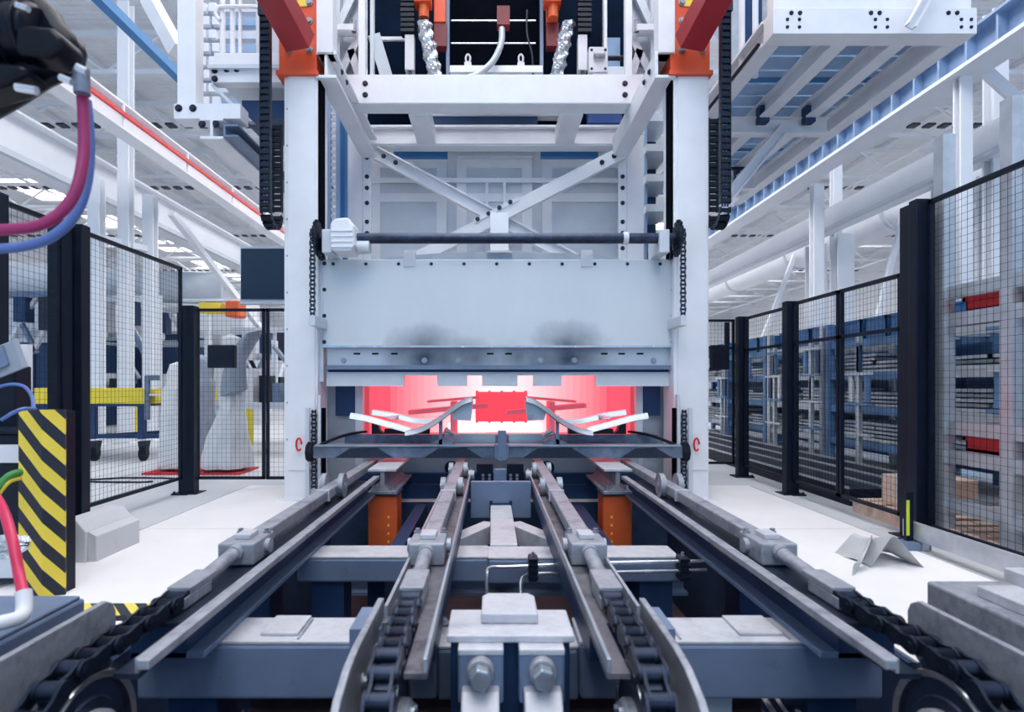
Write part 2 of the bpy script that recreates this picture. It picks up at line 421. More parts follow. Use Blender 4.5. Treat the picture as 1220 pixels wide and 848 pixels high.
for k, x in enumerate((-26, -19, -15, -11, 11, 15, 19, 26)):
    g = thing('sprinkler_pipe', 'thin white sprinkler pipe below the roof trusses, %s' % ['far left wall side', 'left of the left lamps', 'right of the left lamps', 'nearest the left crane runway', 'nearest the right crane runway', 'left of the right lamps', 'right of the right lamps', 'far right wall side'][k], 'pipe', (x, 16, 9.4))
    MB().cyl((x, 15, 9.45), (x, 73, 9.45), 0.05, 8).build('pipe', 'white_far' if k % 2 else 'pale_grey_paint', g, smooth=True)
    dp = MB()
    for y in range(16, 72, 4): dp.cyl((x, y, 9.45), (x, y, 9.65), 0.02, 6)
    dp.build('hanger', 'white_far', g, kind='stuff')
for k, y in enumerate((19, 25, 33, 43)):
    g = thing('cable_tray', 'dark perforated cable tray crossing under the roof, %s' % ['nearest', 'second', 'third', 'farthest'][k], 'cable tray', (0, y, 9.5))
    tm = MB()
    for q in range(110): tm.box(-28 + 0.5 * q, -28 + 0.5 * q + 0.26, y - 0.15, y + 0.15, 9.5, 9.56)
    tm.build('tray', 'dark_bolt', g, kind='stuff')
    MB().box(-28, 28, y - 0.02, y + 0.02, 9.56, 9.6).build('rail', 'white_far', g)


# high-bay lamps
lamp = thing('high_bay_lamp', 'bright white high bay lamp above and behind the viewer', 'lamp', (-18, -10, 9.9), 'high bay lamps of the hall')
MB().box(-18.55, -17.45, -10.24, -9.76, 9.9, 9.98).build('housing', 'white_far', lamp)
MB().box(-18.5, -17.5, -10.2, -9.8, 9.86, 9.9).build('diffuser', 'lamp_diffuser', lamp)
h = MB(); h.cyl((-18.4, -10, 9.98), (-18.4, -10, 11), 0.015, 6); h.cyl((-17.6, -10, 9.98), (-17.6, -10, 11), 0.015, 6); h.build('hanger', 'white_far', lamp)
first = True
for x in (-18, -9, 9, 18):
    for k in range(14):
        y = -10 + 6 * k
        if first: first = False; continue
        if abs(x) == 9 and 8 < y < 25: continue
        row = {-18: 'outer left', -9: 'inner left', 9: 'inner right', 18: 'outer right'}[x]
        copy_tree(lamp, (x, y, 9.9), 'bright high bay lamp, %s one in view of the %s lamp row' % (ORD[k - (4 if abs(x) == 18 else 6)], row) if y > 13 else None)

# ------------------------------------------------------------------ crane runways and hall columns
def column(name, x, y, z1, w, label, m_='white_far', group=None, base=True):
    t = thing(name, label, 'column', (x, y, 0), group)
    MB().beam((x, y, 0), (x, y, z1), w, w * 0.9, 'I', 0.03).build('shaft', m_, t)
    MB().box(x - w * 0.8, x + w * 0.8, y - w * 0.8, y + w * 0.8, 0, 0.04).build('base_plate', m_, t)
    return t

# left runway
g = thing('crane_runway', 'long white crane runway beam with a red conductor line, left of the furnace', 'crane beam', (-6.1, 3, 5.27))
MB().beam((-6.1, 3, 5.49), (-6.1, 70, 5.49), 0.30, 0.44, 'I', 0.03).build('girder', 'white_far', g)
MB().beam((-5.93, 3, 5.50), (-5.93, 70, 5.50), 0.05, 0.06).build('conductor_line', 'red_plastic', g)
MB().beam((-6.1, 3, 5.75), (-6.1, 70, 5.75), 0.07, 0.08).build('crane_rail', 'pale_grey_paint', g)
st = MB()
for k in range(30): st.box(-5.98, -5.95, 3.5 + 2 * k, 3.53 + 2 * k, 5.3, 5.68)
st.build('stiffener', 'white_far', g, kind='stuff')
g = thing('crane_runway', 'lower white girder running behind the red conductor line, left side', 'crane beam', (-7.95, 3, 4.5))
MB().beam((-7.95, 3, 5.2), (-7.95, 70, 5.2), 0.42, 0.85, 'I', 0.04).build('girder', 'white_far', g)
MB().beam((-7.68, 3, 4.82), (-7.68, 70, 4.82), 0.10, 0.10).build('pipe_tray', 'pale_grey_paint', g)
g = MB(); g.beam((-6.0, 3, 7.05), (-6.0, 60, 7.05), 0.16, 0.16)
g.build('service_pipe', 'blue_line', label='straight blue service pipe high on the upper left', cat='pipe', loc=(-6, 3, 7))
columns_l = [(X(115, 11.0), 11.0, 'white steel column behind the left fence, nearest to the dark fence post'),
             (X(150, 11.5), 11.5, 'white steel column behind the left fence, middle of the three'),
             (X(179, 12.0), 12.0, 'white steel column behind the left fence, nearest to the dark hanging screen')]
for (x, y, lb), zz in zip(columns_l, (5.0, 8.6, 5.0)): column('hall_column', x, y, zz, 0.22, lb)
for k, (z) in enumerate((0.9, 3.9)):
    MB().beam((X(115, 11.0), 11.0, z), (X(179, 12.0), 12.0, z), 0.1, 0.12).build('column_tie', 'white_far', label=('low' if k == 0 else 'high') + ' white tie beam joining the three left columns', cat='beam', loc=(-7.5, 11, z))
MB().beam((-7.2, 13.2, 5.0), (-6.6, 19.6, 1.6), 0.14, 0.14).build('wind_brace', 'white_far', label='long white diagonal brace left of the hanging screen', cat='brace', loc=(-7, 13, 3))
MB().beam((-6.3, 19.2, 3.6), (-6.9, 17.8, 0.0), 0.14, 0.14).build('wind_brace', 'white_far', label='short white diagonal brace above the covered robots', cat='brace', loc=(-6.6, 19, 2))
for k, y in enumerate((20.0, 28.0, 36.0, 44.0)):
    column('runway_column', -6.35, y, 5.27, 0.4, ['nearest', 'second', 'third', 'farthest'][k] + ' white column under the left crane runway', group='left runway columns')

# right runway and blue girder
g = thing('crane_runway', 'broad white crane runway beam rising to the right above the fences', 'crane beam', (7, 3, 4.33))
MB().beam((7, 3, 4.52), (7, 70, 4.52), 0.34, 0.42, 'box').build('girder', 'white_far', g)
MB().beam((7, 3, 4.77), (7, 70, 4.77), 0.07, 0.08).build('crane_rail', 'pale_grey_paint', g)
MB().beam((6.8, 3, 4.30), (6.8, 70, 4.30), 0.12, 0.05).build('lower_flange', 'pale_grey_paint', g)
g = thing('steel_girder', 'blue-grey plate girder with stiffeners under the right platform', 'girder', (6, 4, 5.1))
MB().beam((6, 4.6, 5.28), (6, 40, 5.28), 0.34, 0.42, 'I', 0.035).build('girder', 'blue_grey_shade', g)  # bluish cast of the girder's shadow put into its colour
MB().beam((5.97, 4.6, 5.05), (5.97, 40, 5.05), 0.4, 0.05).build('lower_flange', 'white_far', g)
st = MB()
for k in range(60): st.box(5.86, 5.98, 5 + 0.45 * k, 5.03 + 0.45 * k, 5.1, 5.46)
st.build('stiffener', 'blue_grey_shade', g, kind='stuff')
for k, (px, Y, zt, pw) in enumerate(((1147, 7.45, 5.05, 14), (1186, 8.3, 6.4, 18), (973, 11.5, 5.05, 12), (996, 12.6, 6.4, 10))):
    column('runway_column', X(px, Y), Y, zt, pw * Y / F, ['slim white column carrying the near end of the blue-grey girder', 'tall white column right of the blue-grey girder, near the frame edge',
                                        'slim white column carrying the far part of the blue-grey girder', 'tall white column beside the round duct, nearest to the energy chain'][k])
for k, (px, Y) in enumerate(((972, 13.3), (1003, 12.4), (1130, 9.3), (1186, 8.8))):
    column('crane_column', X(px, Y) , Y, 4.3, 0.34, ['farthest', 'third', 'second', 'nearest'][k] + ' white column under the broad right crane runway', group='right runway columns')
MB().beam(P(1160, 72, 7.5), P(1222, 128, 7.2), 0.12, 0.12).build('wind_brace', 'white_far', label='white diagonal brace at the upper right edge', cat='brace', loc=P(1190, 100, 7.3))
MB().beam(P(958, 275, 15.6), (X(868, 15.6), 15.6, 0.0), 0.1, 0.1).build('wind_brace', 'white_far', label='thin white diagonal brace leaning left of the right crane columns', cat='brace', loc=P(940, 330, 12.5))
MB().beam(P(1078, 250, 11.0), (X(1007, 11.0), 11.0, 0.0), 0.08, 0.08).build('wind_brace', 'white_far', label='thin white diagonal brace behind the tall dark right fence post', cat='brace', loc=P(1060, 330, 11))
d = thing('air_duct', 'long round white air duct below the right crane runway', 'duct', (8.4, 6, 4.2))
MB().cyl((8.4, 6, 4.75), (8.4, 40, 4.75), 0.42, 28).build('pipe', 'white_far', d, smooth=True)
for k in range(8): MB().cyl((8.4, 8 + 4 * k, 4.75), (8.4, 8.08 + 4 * k, 4.75), 0.46, 28).build('flange', 'pale_grey_paint', d, smooth=True)
d = thing('air_duct', 'long round grey air duct behind the left fence', 'duct', (-13, 14, 3.6))
MB().cyl((-13.5, 15, 3.9), (-7.8, 17, 3.9), 0.45, 24).build('pipe', 'pale_grey_paint', d, smooth=True)
d.location = (-13, 14, 3.6)

# ------------------------------------------------------------------ furnace gantry frame
G = 5.75
gf = thing('gantry_frame', 'tall white steel gantry frame straddling the furnace mouth, with orange brackets', 'gantry', (CX, G, 0))
LX0, LX1, RX0, RX1 = X(338, G), X(378, G), X(803, G), X(845, G)
for (a, b, s_) in ((LX0, LX1, -1), (RX0, RX1, 1)):
    c = MB(); c.box(a, b, G + 0.012, G + 0.36, 0.02, 4.2)
    o = c.build('column', 'white_paint', gf, bevel=0.008)
    inner = b if s_ < 0 else a
    MB().box(a + 0.04, b - 0.02, G - 0.004, G + 0.012, 0.3, 4.16).build('cover_plate', 'white_paint', o, bevel=0.004)
    MB().box(inner, inner - s_ * 0.02, G + 0.03, G + 0.2, 2.38, 4.2).build('guide_slot', 'void_black', o)
    MB().box(a - 0.06, b + 0.06, G - 0.06, G + 0.44, 0, 0.025).build('base_plate', 'white_paint', o)
    for k in range(10):
        bolt(o, ((a if s_ < 0 else b) - s_ * 0.03, G + 0.012, 0.6 + 0.36 * k), (0, -1, 0), 0.007, 0.006)
    ow = 0.0
    br = MB(); br.box(a - 0.04, b + 0.0, G - 0.02, G + 0.38, 4.17, 6.2)
    br = br.build('orange_bracket', 'orange_red', gf, bevel=0.006, label='orange painted end bracket with bolts')
    br2 = MB(); br2.box(a - 0.06, b + 0.02, G - 0.05, G + 0.40, 4.15, 4.19).build('flange', 'orange_red', br)
    bx = (b - 0.07) if s_ < 0 else (a + 0.07)
    for zz in (4.40, 4.68, 4.86):
        bolt(br, (bx, G - 0.02, zz), (0, -1, 0), 0.024, 0.03)
        if zz != 4.68: bolt(br, (bx + s_ * 0.2, G - 0.02, zz), (0, -1, 0), 0.024, 0.03)
    MB().box(bx - 0.05 + s_ * 0.07, bx + 0.05 + s_ * 0.07, G - 0.03, G - 0.02, 4.82, 4.98).build('label_plate', 'yellow_label', br)
    # red strut from the bracket outwards and towards the viewer
    p0 = Vector(P(358 if s_ < 0 else 821, 52, 5.58)); p1 = Vector(P(318 if s_ < 0 else 861, -22, 5.1))
    p1 = p0 + (p1 - p0) * 3.0
    MB().beam(p0, p1, 0.25, 0.20).build('red_strut', 'red_paint', gf, bevel=0.006, label='dark red square strut')
    # white upright above the side beam
    MB().box(inner - s_ * 0.005, inner - s_ * 0.165, G - 0.05, G + 0.12, 4.36, 6.2).build('upright', 'white_paint', gf, bevel=0.006)
    # side beam running back
    xb = inner - s_ * 0.09
    MB().beam((xb, G - 0.02, 4.26), (xb, 7.75, 4.26), 0.20, 0.26, 'C' if s_ > 0 else 'I', 0.03).build('side_beam', 'white_paint', gf, bevel=0.004)
    for q in (0.0, 0.2): bolt(gf, (inner - s_ * 0.2, G + 0.14 + q, 4.27), (-s_, 0, 0), 0.02, 0.02, 'dark_bolt')
    # rear post
    xp = X(422, 7.8) if s_ < 0 else X(757, 7.8)
    MB().beam((xp, 7.9, 0.0), (xp, 7.9, 4.45), 0.22, 0.2).build('rear_post', 'white_paint', gf, bevel=0.006)
    # gusset strip with dark bolts beside the rear post
    xg = xp - s_ * 0.17
    gs = MB().box(xg - 0.055, xg + 0.055, 7.80, 7.84, 2.4, 4.5).build('gusset', 'white_paint', gf)
    for k in range(9): bolt(gs, (xg, 7.80, 2.7 + 0.2 * k + (0.05 if k % 3 else 0)), (0, -1, 0), 0.02, 0.02, 'dark_bolt')
    # outer lintel stub left/right (cable side)
    # inner end plate bolts of front cross-beam
    for zz in (4.45, 4.58): bolt(gf, (inner - s_ * 0.26, 6.72, zz), (0, -1, 0), 0.022, 0.02, 'dark_bolt')
MB().beam((X(408, 6.8), 6.85, 4.52), (X(772, 6.8), 6.85, 4.52), 0.24, 0.34, 'I', 0.03).build('cross_beam', 'white_paint', gf, bevel=0.004)
MB().box(X(410, 6.8), X(770, 6.8), 6.72, 6.745, 4.36, 4.68).build('end_plate', 'white_paint', gf)
MB().beam((X(432, 7.8), 7.9, 4.45), (X(752, 7.8), 7.9, 4.45), 0.2, 0.28, 'I', 0.03).build('cross_beam', 'white_paint', gf, bevel=0.004)
MB().box(X(434, 7.8), X(750, 7.8), 7.78, 7.8, 4.33, 4.37).build('lower_flange', 'white_paint', gf)
for px in (503, 678):
    MB().beam((X(px, 7.3), 6.95, 4.42), (X(px, 7.3), 7.8, 4.42), 0.24, 0.2).build('stub_beam', 'white_paint', gf, bevel=0.004)
# crossed diagonals with a bolted joint
Yb = 7.84
for a, b, dy in (((447, 182), (700, 318), 0.0), ((742, 182), (478, 318), -0.10)):
    pa, pb = P(*a, Yb + dy), P(*b, Yb + dy)
    dg = MB().beam(pa, pb, 0.10, 0.17, 'C', 0.02, up=(0, 0, 1)).build('diagonal_brace', 'white_paint', gf, bevel=0.003)
    u = (Vector(pb) - Vector(pa)).normalized()
    for k in (0.14, 0.32):
        q = Vector(pa) + u * k; bolt(dg, (q.x, Yb + dy - 0.055, q.z), (0, -1, 0), 0.022, 0.02, 'dark_bolt')
js = MB().beam(P(565, 264, 7.68), P(618, 236, 7.68), 0.02, 0.05).build('joint_strip', 'white_paint', gf)
for k in range(4):
    q = P(569 + 13 * k, 261 - 6.8 * k, 7.66); bolt(js, q, (0, -1, 0), 0.02, 0.02, 'dark_bolt')

# ------------------------------------------------------------------ furnace
fu = thing('furnace', 'pale clad hot forming furnace glowing pink in its low mouth', 'furnace', (CX, 6.2, 0))
FY = 6.2
# jambs beside the mouth
for a, b in ((X(383, FY), X(432, FY)), (X(760, FY), X(804, FY))):
    MB().box(a, b, FY, FY + 0.35, -0.3, 1.5).build('jamb', 'sheet_steel', fu, bevel=0.005)
for a, b in ((X(400, 6.15), X(424, 6.15)), (X(766, 6.15), X(786, 6.15))):
    MB().box(a, b, 6.13, FY, Z(495, 6.15), Z(452, 6.15)).build('jamb_plate', 'blue_shade_steel', fu, bevel=0.006)
MB().box(X(424, 6.15), X(433, 6.15), 6.12, FY, 0.3, 1.2).build('jamb_edge', 'pale_grey_paint', fu)
MB().box(X(757, 6.15), X(765, 6.15), 6.12, FY, 0.3, 1.2).build('jamb_edge', 'pale_grey_paint', fu)
# chamber: side walls, roof, hearth and glow-graded strips at the back
c0, c1 = X(432, FY), X(760, FY)
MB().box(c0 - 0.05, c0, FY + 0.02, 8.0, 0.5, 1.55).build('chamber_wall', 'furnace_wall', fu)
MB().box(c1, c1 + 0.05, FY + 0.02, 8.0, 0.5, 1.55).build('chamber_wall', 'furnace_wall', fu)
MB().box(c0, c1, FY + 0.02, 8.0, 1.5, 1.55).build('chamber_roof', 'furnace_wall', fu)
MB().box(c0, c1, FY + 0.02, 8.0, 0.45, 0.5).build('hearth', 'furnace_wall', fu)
n = 32; w_ = (c1 - c0 - 0.0) / n
for k in range(n):
    a = c0 + k * w_; mid = abs(k - (n - 1) / 2)
    MB().box(a, a + w_, 7.9, 7.98, 0.5, 1.5).build('heater_panel', 'heater_%d' % int(mid), fu)  # chamber glow graded into the strip colours, paler centre to redder sides
MB().box(c0, c1, 7.98, 8.02, 0.5, 1.5).build('chamber_back', 'furnace_wall', fu)
for px in (556, 628):                                    # white hot burner slots above the hearth
    MB().box(X(px - 26, 7.2), X(px + 22, 7.2), 7.86, 7.9, 0.5, 0.62).build('burner_slot', 'heater_white', fu)
MB().box(c0 - 0.12, c0 - 0.06, FY + 0.36, 8.1, 0.2, 1.7).build('glow_shield', 'pale_grey_paint', fu)  # unseen boxes added around the chamber to stop its glow leaking out
MB().box(c1 + 0.06, c1 + 0.12, FY + 0.36, 8.1, 0.2, 1.7).build('glow_shield', 'pale_grey_paint', fu)
MB().box(c0 - 0.12, c1 + 0.12, FY, 8.1, 1.58, 1.75).build('glow_shield', 'pale_grey_paint', fu)
MB().box(c0 - 0.12, c1 + 0.12, 8.05, 8.12, 0.0, 1.7).build('glow_shield', 'pale_grey_paint', fu)
MB().box(c0 - 0.1, c1 + 0.1, 6.5, 8.1, 0.3, 0.44).build('glow_shield', 'pale_grey_paint', fu)
# muffle drum and glowing rack inside
dr = MB(); dr.cyl((X(568, 7.3), 7.45, 0.86), (X(628, 7.3), 7.45, 0.86), 0.19, 28)
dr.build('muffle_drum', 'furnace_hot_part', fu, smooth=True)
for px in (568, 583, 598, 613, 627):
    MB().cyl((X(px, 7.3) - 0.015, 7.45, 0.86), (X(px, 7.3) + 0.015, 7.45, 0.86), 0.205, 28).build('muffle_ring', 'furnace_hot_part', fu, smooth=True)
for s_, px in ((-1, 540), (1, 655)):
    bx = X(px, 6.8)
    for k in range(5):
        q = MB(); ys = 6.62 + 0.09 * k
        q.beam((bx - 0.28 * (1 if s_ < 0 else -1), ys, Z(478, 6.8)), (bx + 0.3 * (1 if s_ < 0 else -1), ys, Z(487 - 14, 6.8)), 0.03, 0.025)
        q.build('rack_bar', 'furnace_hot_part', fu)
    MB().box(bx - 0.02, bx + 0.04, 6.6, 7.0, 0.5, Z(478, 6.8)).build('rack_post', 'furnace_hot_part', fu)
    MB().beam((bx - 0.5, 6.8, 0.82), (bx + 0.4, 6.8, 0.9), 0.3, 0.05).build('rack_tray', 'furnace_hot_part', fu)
# sill and base below the mouth (seen through the conveyor)
MB().box(X(436, FY), X(757, FY), 6.05, 6.5, 0.22, 0.5).build('sill', 'sheet_steel', fu, bevel=0.006)
for k, zz in enumerate((0.02, -0.16, -0.34, -0.52)):
    MB().box(CX - 1.5, CX + 1.5, 5.86, 6.3, zz - 0.02, zz + 0.12).build('base_rib', 'blue_shade_steel', fu, bevel=0.004)
MB().box(CX - 1.55, CX + 1.55, 5.95, 6.4, PZ, 0.24).build('base_plate', 'deep_blue_paint', fu)
for px in (538, 652):
    bolt(fu, (X(px, 6.05), 6.05, Z(557, 6.05)), (0, -1, 0), 0.05, 0.05, 'dark_bolt')
# upper enclosure panels behind the cross bracing
EY = 8.3
MB().box(X(437, EY), X(757, EY), EY + 0.05, EY + 0.1, 0.3, 4.45).build('enclosure_back', 'pale_grey_paint', fu)
for a, b in ((441, 532), (544, 634), (646, 748)):
    f = MB(); fr = 0.14
    x0, x1, z0, z1 = X(a, EY), X(b, EY), 2.1, Z(188, EY)
    f.box(x0, x0 + fr, EY, EY + 0.04, z0, z1); f.box(x1 - fr, x1, EY, EY + 0.04, z0, z1)
    for za, zb_ in ((z1 - fr, z1), (z1 - 0.62, z1 - 0.5), (z0, z0 + fr)): f.box(x0 + fr, x1 - fr, EY, EY + 0.04, za, zb_)
    f = f.build('panel_frame', 'white_paint', fu)
    MB().box(x0 + fr, x1 - fr, EY + 0.02, EY + 0.03, z0 + fr, z1 - 0.62).build('panel', 'pale_grey_paint', f)
    MB().box(x0 + fr, x1 - fr, EY + 0.02, EY + 0.03, z1 - 0.5, z1 - fr).build('panel', 'pale_grey_paint', f)
MB().box(X(440, EY), X(752, EY), EY - 0.06, EY - 0.02, Z(216, EY) - 0.03, Z(216, EY) + 0.03).build('panel_rail', 'white_paint', fu)
for px in (580, 601): MB().box(X(px, EY) - 0.02, X(px, EY) + 0.02, EY - 0.05, EY - 0.01, 2.6, Z(217, EY)).build('rail_upright', 'white_paint', fu)
for a, b in ((470, 533), (545, 635), (644, 712)):
    MB().box(X(a, 8.15), X(b, 8.15), 8.1, 8.2, Z(188, 8.15), Z(178, 8.15)).build('duct_box', 'blue_line' if a != 545 else 'pale_grey_paint', fu)
MB().box(X(437, EY), X(757, EY), EY + 0.05, EY + 0.15, 4.45, 6.9).build('upper_enclosure', 'cavity_navy', fu)

# ------------------------------------------------------------------ lifting door
DY = 5.84
dr = thing('furnace_door', 'wide brushed steel lifting door above the glowing furnace mouth', 'furnace door', (CX, DY, 1.2))
dx0, dx1 = X(385, DY), X(803, DY); dz1, dz0 = Z(309, DY), Z(413, DY)
pn = MB().box(dx0, dx1, DY, DY + 0.10, dz0, dz1).build('door_panel', 'door_steel', dr, bevel=0.004)
for s_, xx in ((-1, dx0), (1, dx1)):
    MB().box(xx, xx + s_ * 0.05, DY + 0.005, DY + 0.1, Z(455, DY), dz1 - 0.01).build('side_strip', 'pale_grey_paint', dr, bevel=0.003)
    for k in range(4): bolt(pn, (xx - s_ * 0.012 - s_ * 0.0, DY, dz1 - 0.04 - 0.26 * k), (0, -1, 0), 0.014, 0.008, 'dark_bolt')
for k in range(11): bolt(pn, (dx0 + 0.1 + 0.325 * k, DY, dz1 - 0.045), (0, -1, 0), 0.012, 0.008, 'dark_bolt')
MB().box(dx0, dx1, DY - 0.012, DY + 0.02, dz0 - 0.006, dz0 + 0.012).build('lower_lip', 'bright_steel', dr)
# arched stiffener on the top edge
poly = []
N = 24
for k in range(N + 1):
    t = k / N; x = X(450, DY) + t * (X(745, DY) - X(450, DY)); poly.append((x, dz1 + 0.006 + 0.085 * math.sin(math.pi * t) ** 0.6))
poly += [(X(745, DY), dz1 - 0.01), (X(450, DY), dz1 - 0.01)]
MB().prism(poly, 'y', DY + 0.06, DY + 0.1).build('arched_edge', 'sheet_steel', dr)
for px in (488, 699):
    MB().box(X(px - 7, DY), X(px + 7, DY), DY - 0.012, DY + 0.05, Z(318, DY), Z(298, DY)).build('lug_plate', 'pale_grey_paint', dr, bevel=0.003)
# bracket row under the panel
sb = MB().box(X(388, DY), X(800, DY), DY + 0.05, DY + 0.10, Z(438, DY), dz0 - 0.006).build('lower_panel', 'door_lower', dr, bevel=0.003)
for px in (424, 446, 469, 584, 606, 721, 742, 764):
    MB().box(X(px - 4, DY), X(px + 4, DY), DY + 0.045, DY + 0.052, Z(422, DY), Z(420, DY)).build('slot', 'void_black', sb)
for px in (408, 505, 546, 644, 685, 780): bolt(sb, (X(px, DY), DY + 0.05, Z(429, DY)), (0, -1, 0), 0.02, 0.02)
for px in (412, 474, 512, 560, 626, 676, 706, 778):
    pass
MB().box(X(388, DY), X(800, DY), DY - 0.0, DY + 0.10, Z(440, DY), Z(435, DY)).build('ledge', 'frame_shade_blue', dr)
MB().box(X(388, DY), X(800, DY), DY + 0.10, DY + 0.16, Z(447, DY), Z(438, DY)).build('seal_gap', 'blue_shade_steel', dr)
# toothed bottom seal
ap = MB(); zt, zb, zn = Z(443, DY), Z(460, DY), Z(447, DY)
x_ = [(387, 480, 1), (480, 520, 0), (520, 556, 1), (556, 574, 0), (574, 617, 1), (617, 636, 0), (636, 670, 1), (670, 711, 0), (711, 801, 1)]
for a, b, f_ in x_: ap.box(X(a, DY), X(b, DY), DY + 0.06, DY + 0.13, zb if f_ else zn, zt)
ap.build('toothed_seal', 'pale_grey_paint', dr)
# hanger plate from the joint of the diagonals to the arched edge
hg = MB().box(X(584, DY), X(606, DY), DY + 0.03, DY + 0.055, dz1 + 0.085, Z(252, DY)).build('hanger_plate', 'white_paint', dr, bevel=0.003)
MB().box(X(580, DY), X(610, DY), DY + 0.0, DY + 0.08, dz1 + 0.07, dz1 + 0.09).build('hanger_foot', 'pale_grey_paint', dr)

# ------------------------------------------------------------------ drive shaft, sprockets, gearmotor
SY, SZ = 5.62, Z(284, 5.62)
ds = thing('drive_shaft', 'long dark lifting shaft with a sprocket at each end, above the door', 'shaft', (CX, SY, SZ))
MB().cyl((-1.66, SY, SZ), (1.77, SY, SZ), 0.05, 24).build('shaft_tube', 'oily_steel', ds, smooth=True)
for xx in (-1.665, 1.775):
    sp = MB()
    sp.lathe([(0.05, -0.03), (0.13, -0.02), (0.15, -0.008), (0.15, 0.008), (0.13, 0.02), (0.05, 0.03)], (xx, SY, SZ), 'x', 32)
    for k in range(16):
        t = 2 * math.pi * k / 16
        sp.obox((xx, SY + 0.155 * math.cos(t), SZ + 0.155 * math.sin(t)), (0.008, 0, 0), (0, 0.018 * math.sin(t), -0.018 * math.cos(t)), (0, 0.02 * math.cos(t), 0.02 * math.sin(t)))
    sp.build('sprocket', 'navy_black', ds)
for px in (392, 789):
    MB().box(X(px - 6, SY), X(px + 6, SY), SY - 0.08, 5.95, dz1 + 0.002, SZ + 0.07).build('bearing_block', 'pale_grey_paint', ds, bevel=0.01)
MB().cyl((X(742, SY), SY, SZ), (X(748, SY), SY, SZ), 0.06, 20).build('coupling_ring', 'pale_grey_paint', ds, smooth=True)
gm = thing('gearmotor', 'white gearmotor on the left end of the lifting shaft', 'motor', (X(413, SY), 5.6, dz1 + 0.02))
gx0, gx1 = X(399, SY), X(427, SY)
MB().prism([(gx0, dz1 + 0.03), (gx0 + 0.02, dz1 + 0.0), (gx1 - 0.04, dz1 + 0.0), (gx1, dz1 + 0.06), (gx1 - 0.01, SZ + 0.08), (gx1 - 0.06, SZ + 0.16), (gx0 + 0.04, SZ + 0.15), (gx0 - 0.005, SZ + 0.1)], 'y', 5.46, 5.78).build('housing', 'white_paint', gm, bevel=0.02)
for k in range(4): MB().box(gx0 + 0.01, gx1 - 0.015, 5.445, 5.46, dz1 + 0.03 + 0.05 * k, dz1 + 0.045 + 0.05 * k).build('cooling_fin', 'white_paint', gm)
MB().cyl((X(426, SY), 5.62, dz1 + 0.07), (X(441, SY), 5.62, dz1 + 0.07), 0.065, 18).build('motor_end', 'pale_grey_paint', gm, bevel=0.01, smooth=True)

# lifting chains in the column slots
def fine_chain(pts, name, label, group=None, w=0.05):
    t = thing(name, label, 'chain', pts[0]); mb = MB(); a = 0
    P_ = [Vector(p) for p in pts]
    for p, q in zip(P_[:-1], P_[1:]):
        L = (q - p).length; n = max(1, int(L / 0.038)); d = (q - p) / n
        for k in range(n):
            c = p + d * (k + 0.5); u = d.normalized(); s_ = Vector((1, 0, 0)); v = u.cross(s_)
            if v.length < 0.1: continue
            v.normalize(); off = w / 2 if k % 2 else w / 2 - 0.008
            for sg in (-1, 1): mb.obox(c + s_ * off * sg, s_ * 0.004, d * 0.52, v * 0.013)
            mb.obox(c, s_ * (w / 2), u * 0.009, v * 0.009)
    mb.build('links', 'chain_steel', t, kind='stuff')
    return t
for xx, wd in ((-1.665, 'left'), (1.775, 'right')):
    fine_chain([(xx, SY - 0.165, SZ + 0.05), (xx, SY - 0.165, Z(376, 5.46))], 'lifting_chain', 'upper run of lifting chain hanging on the %s gantry column above the door' % wd, w=0.045)
    MB().box(xx - 0.03, xx + 0.03, SY - 0.19, 5.86, Z(388, 5.46), Z(376, 5.46)).build('chain_anchor', 'pale_grey_paint', label='pale anchor block ending the upper chain run, %s side' % wd, cat='bracket', bevel=0.005, loc=(xx, 5.5, Z(388, 5.46)))
    if wd == 'left': fine_chain([(xx, SY + 0.165, SZ), (xx, SY + 0.165, dz1 - 0.02)], 'lifting_chain', 'short run of lifting chain behind the left sprocket', w=0.04)
    else: fine_chain([(xx, SY + 0.165, SZ), (xx, SY + 0.165, dz1 - 0.02)], 'lifting_chain', 'short run of lifting chain behind the right sprocket', w=0.04)
    xl = X(374 if wd == 'left' else 815, 5.7)
    fine_chain([(xl, 5.70, Z(488, 5.7)), (xl, 5.70, Z(582, 5.7))], 'lifting_chain', 'lower run of lifting chain beside the carrier end on the %s column' % wd, w=0.045)
    gr = thing('chain_guide', 'slim pale guide rail with black slot beside the lower chain, %s column' % wd, 'guide rail', (xl, 5.7, 0))
    sg = 1 if wd == 'left' else -1
    MB().box(xl + sg * 0.045, xl + sg * 0.07, 5.68, 5.75, 0.02, Z(470, 5.7)).build('guide_bar', 'pale_grey_paint', gr)
    MB().box(xl + sg * 0.07, xl + sg * 0.1, 5.71, 5.76, 0.02, Z(486, 5.7)).build('slot', 'void_black', gr)
    MB().box(xl - sg * 0.09, xl - sg * 0.05, 5.715, 5.75, 0.02, Z(486, 5.7)).build('guide_bar', 'pale_grey_paint', gr)
    # small red rope ring on the column
    rx = X(354 if wd == 'left' else 832, 5.65); rz = Z(530, 5.65)
    MB().tube([(rx + 0.025 * math.cos(t), 5.7, rz + 0.06 * math.sin(t)) for t in [i * 2 * math.pi / 16 for i in range(15)]], 0.01, 8).build('cable_loop', 'red_plastic', smooth=True,
        label='small red cable loop on the %s gantry column' % wd, cat='cable', loc=(rx, 5.7, rz))

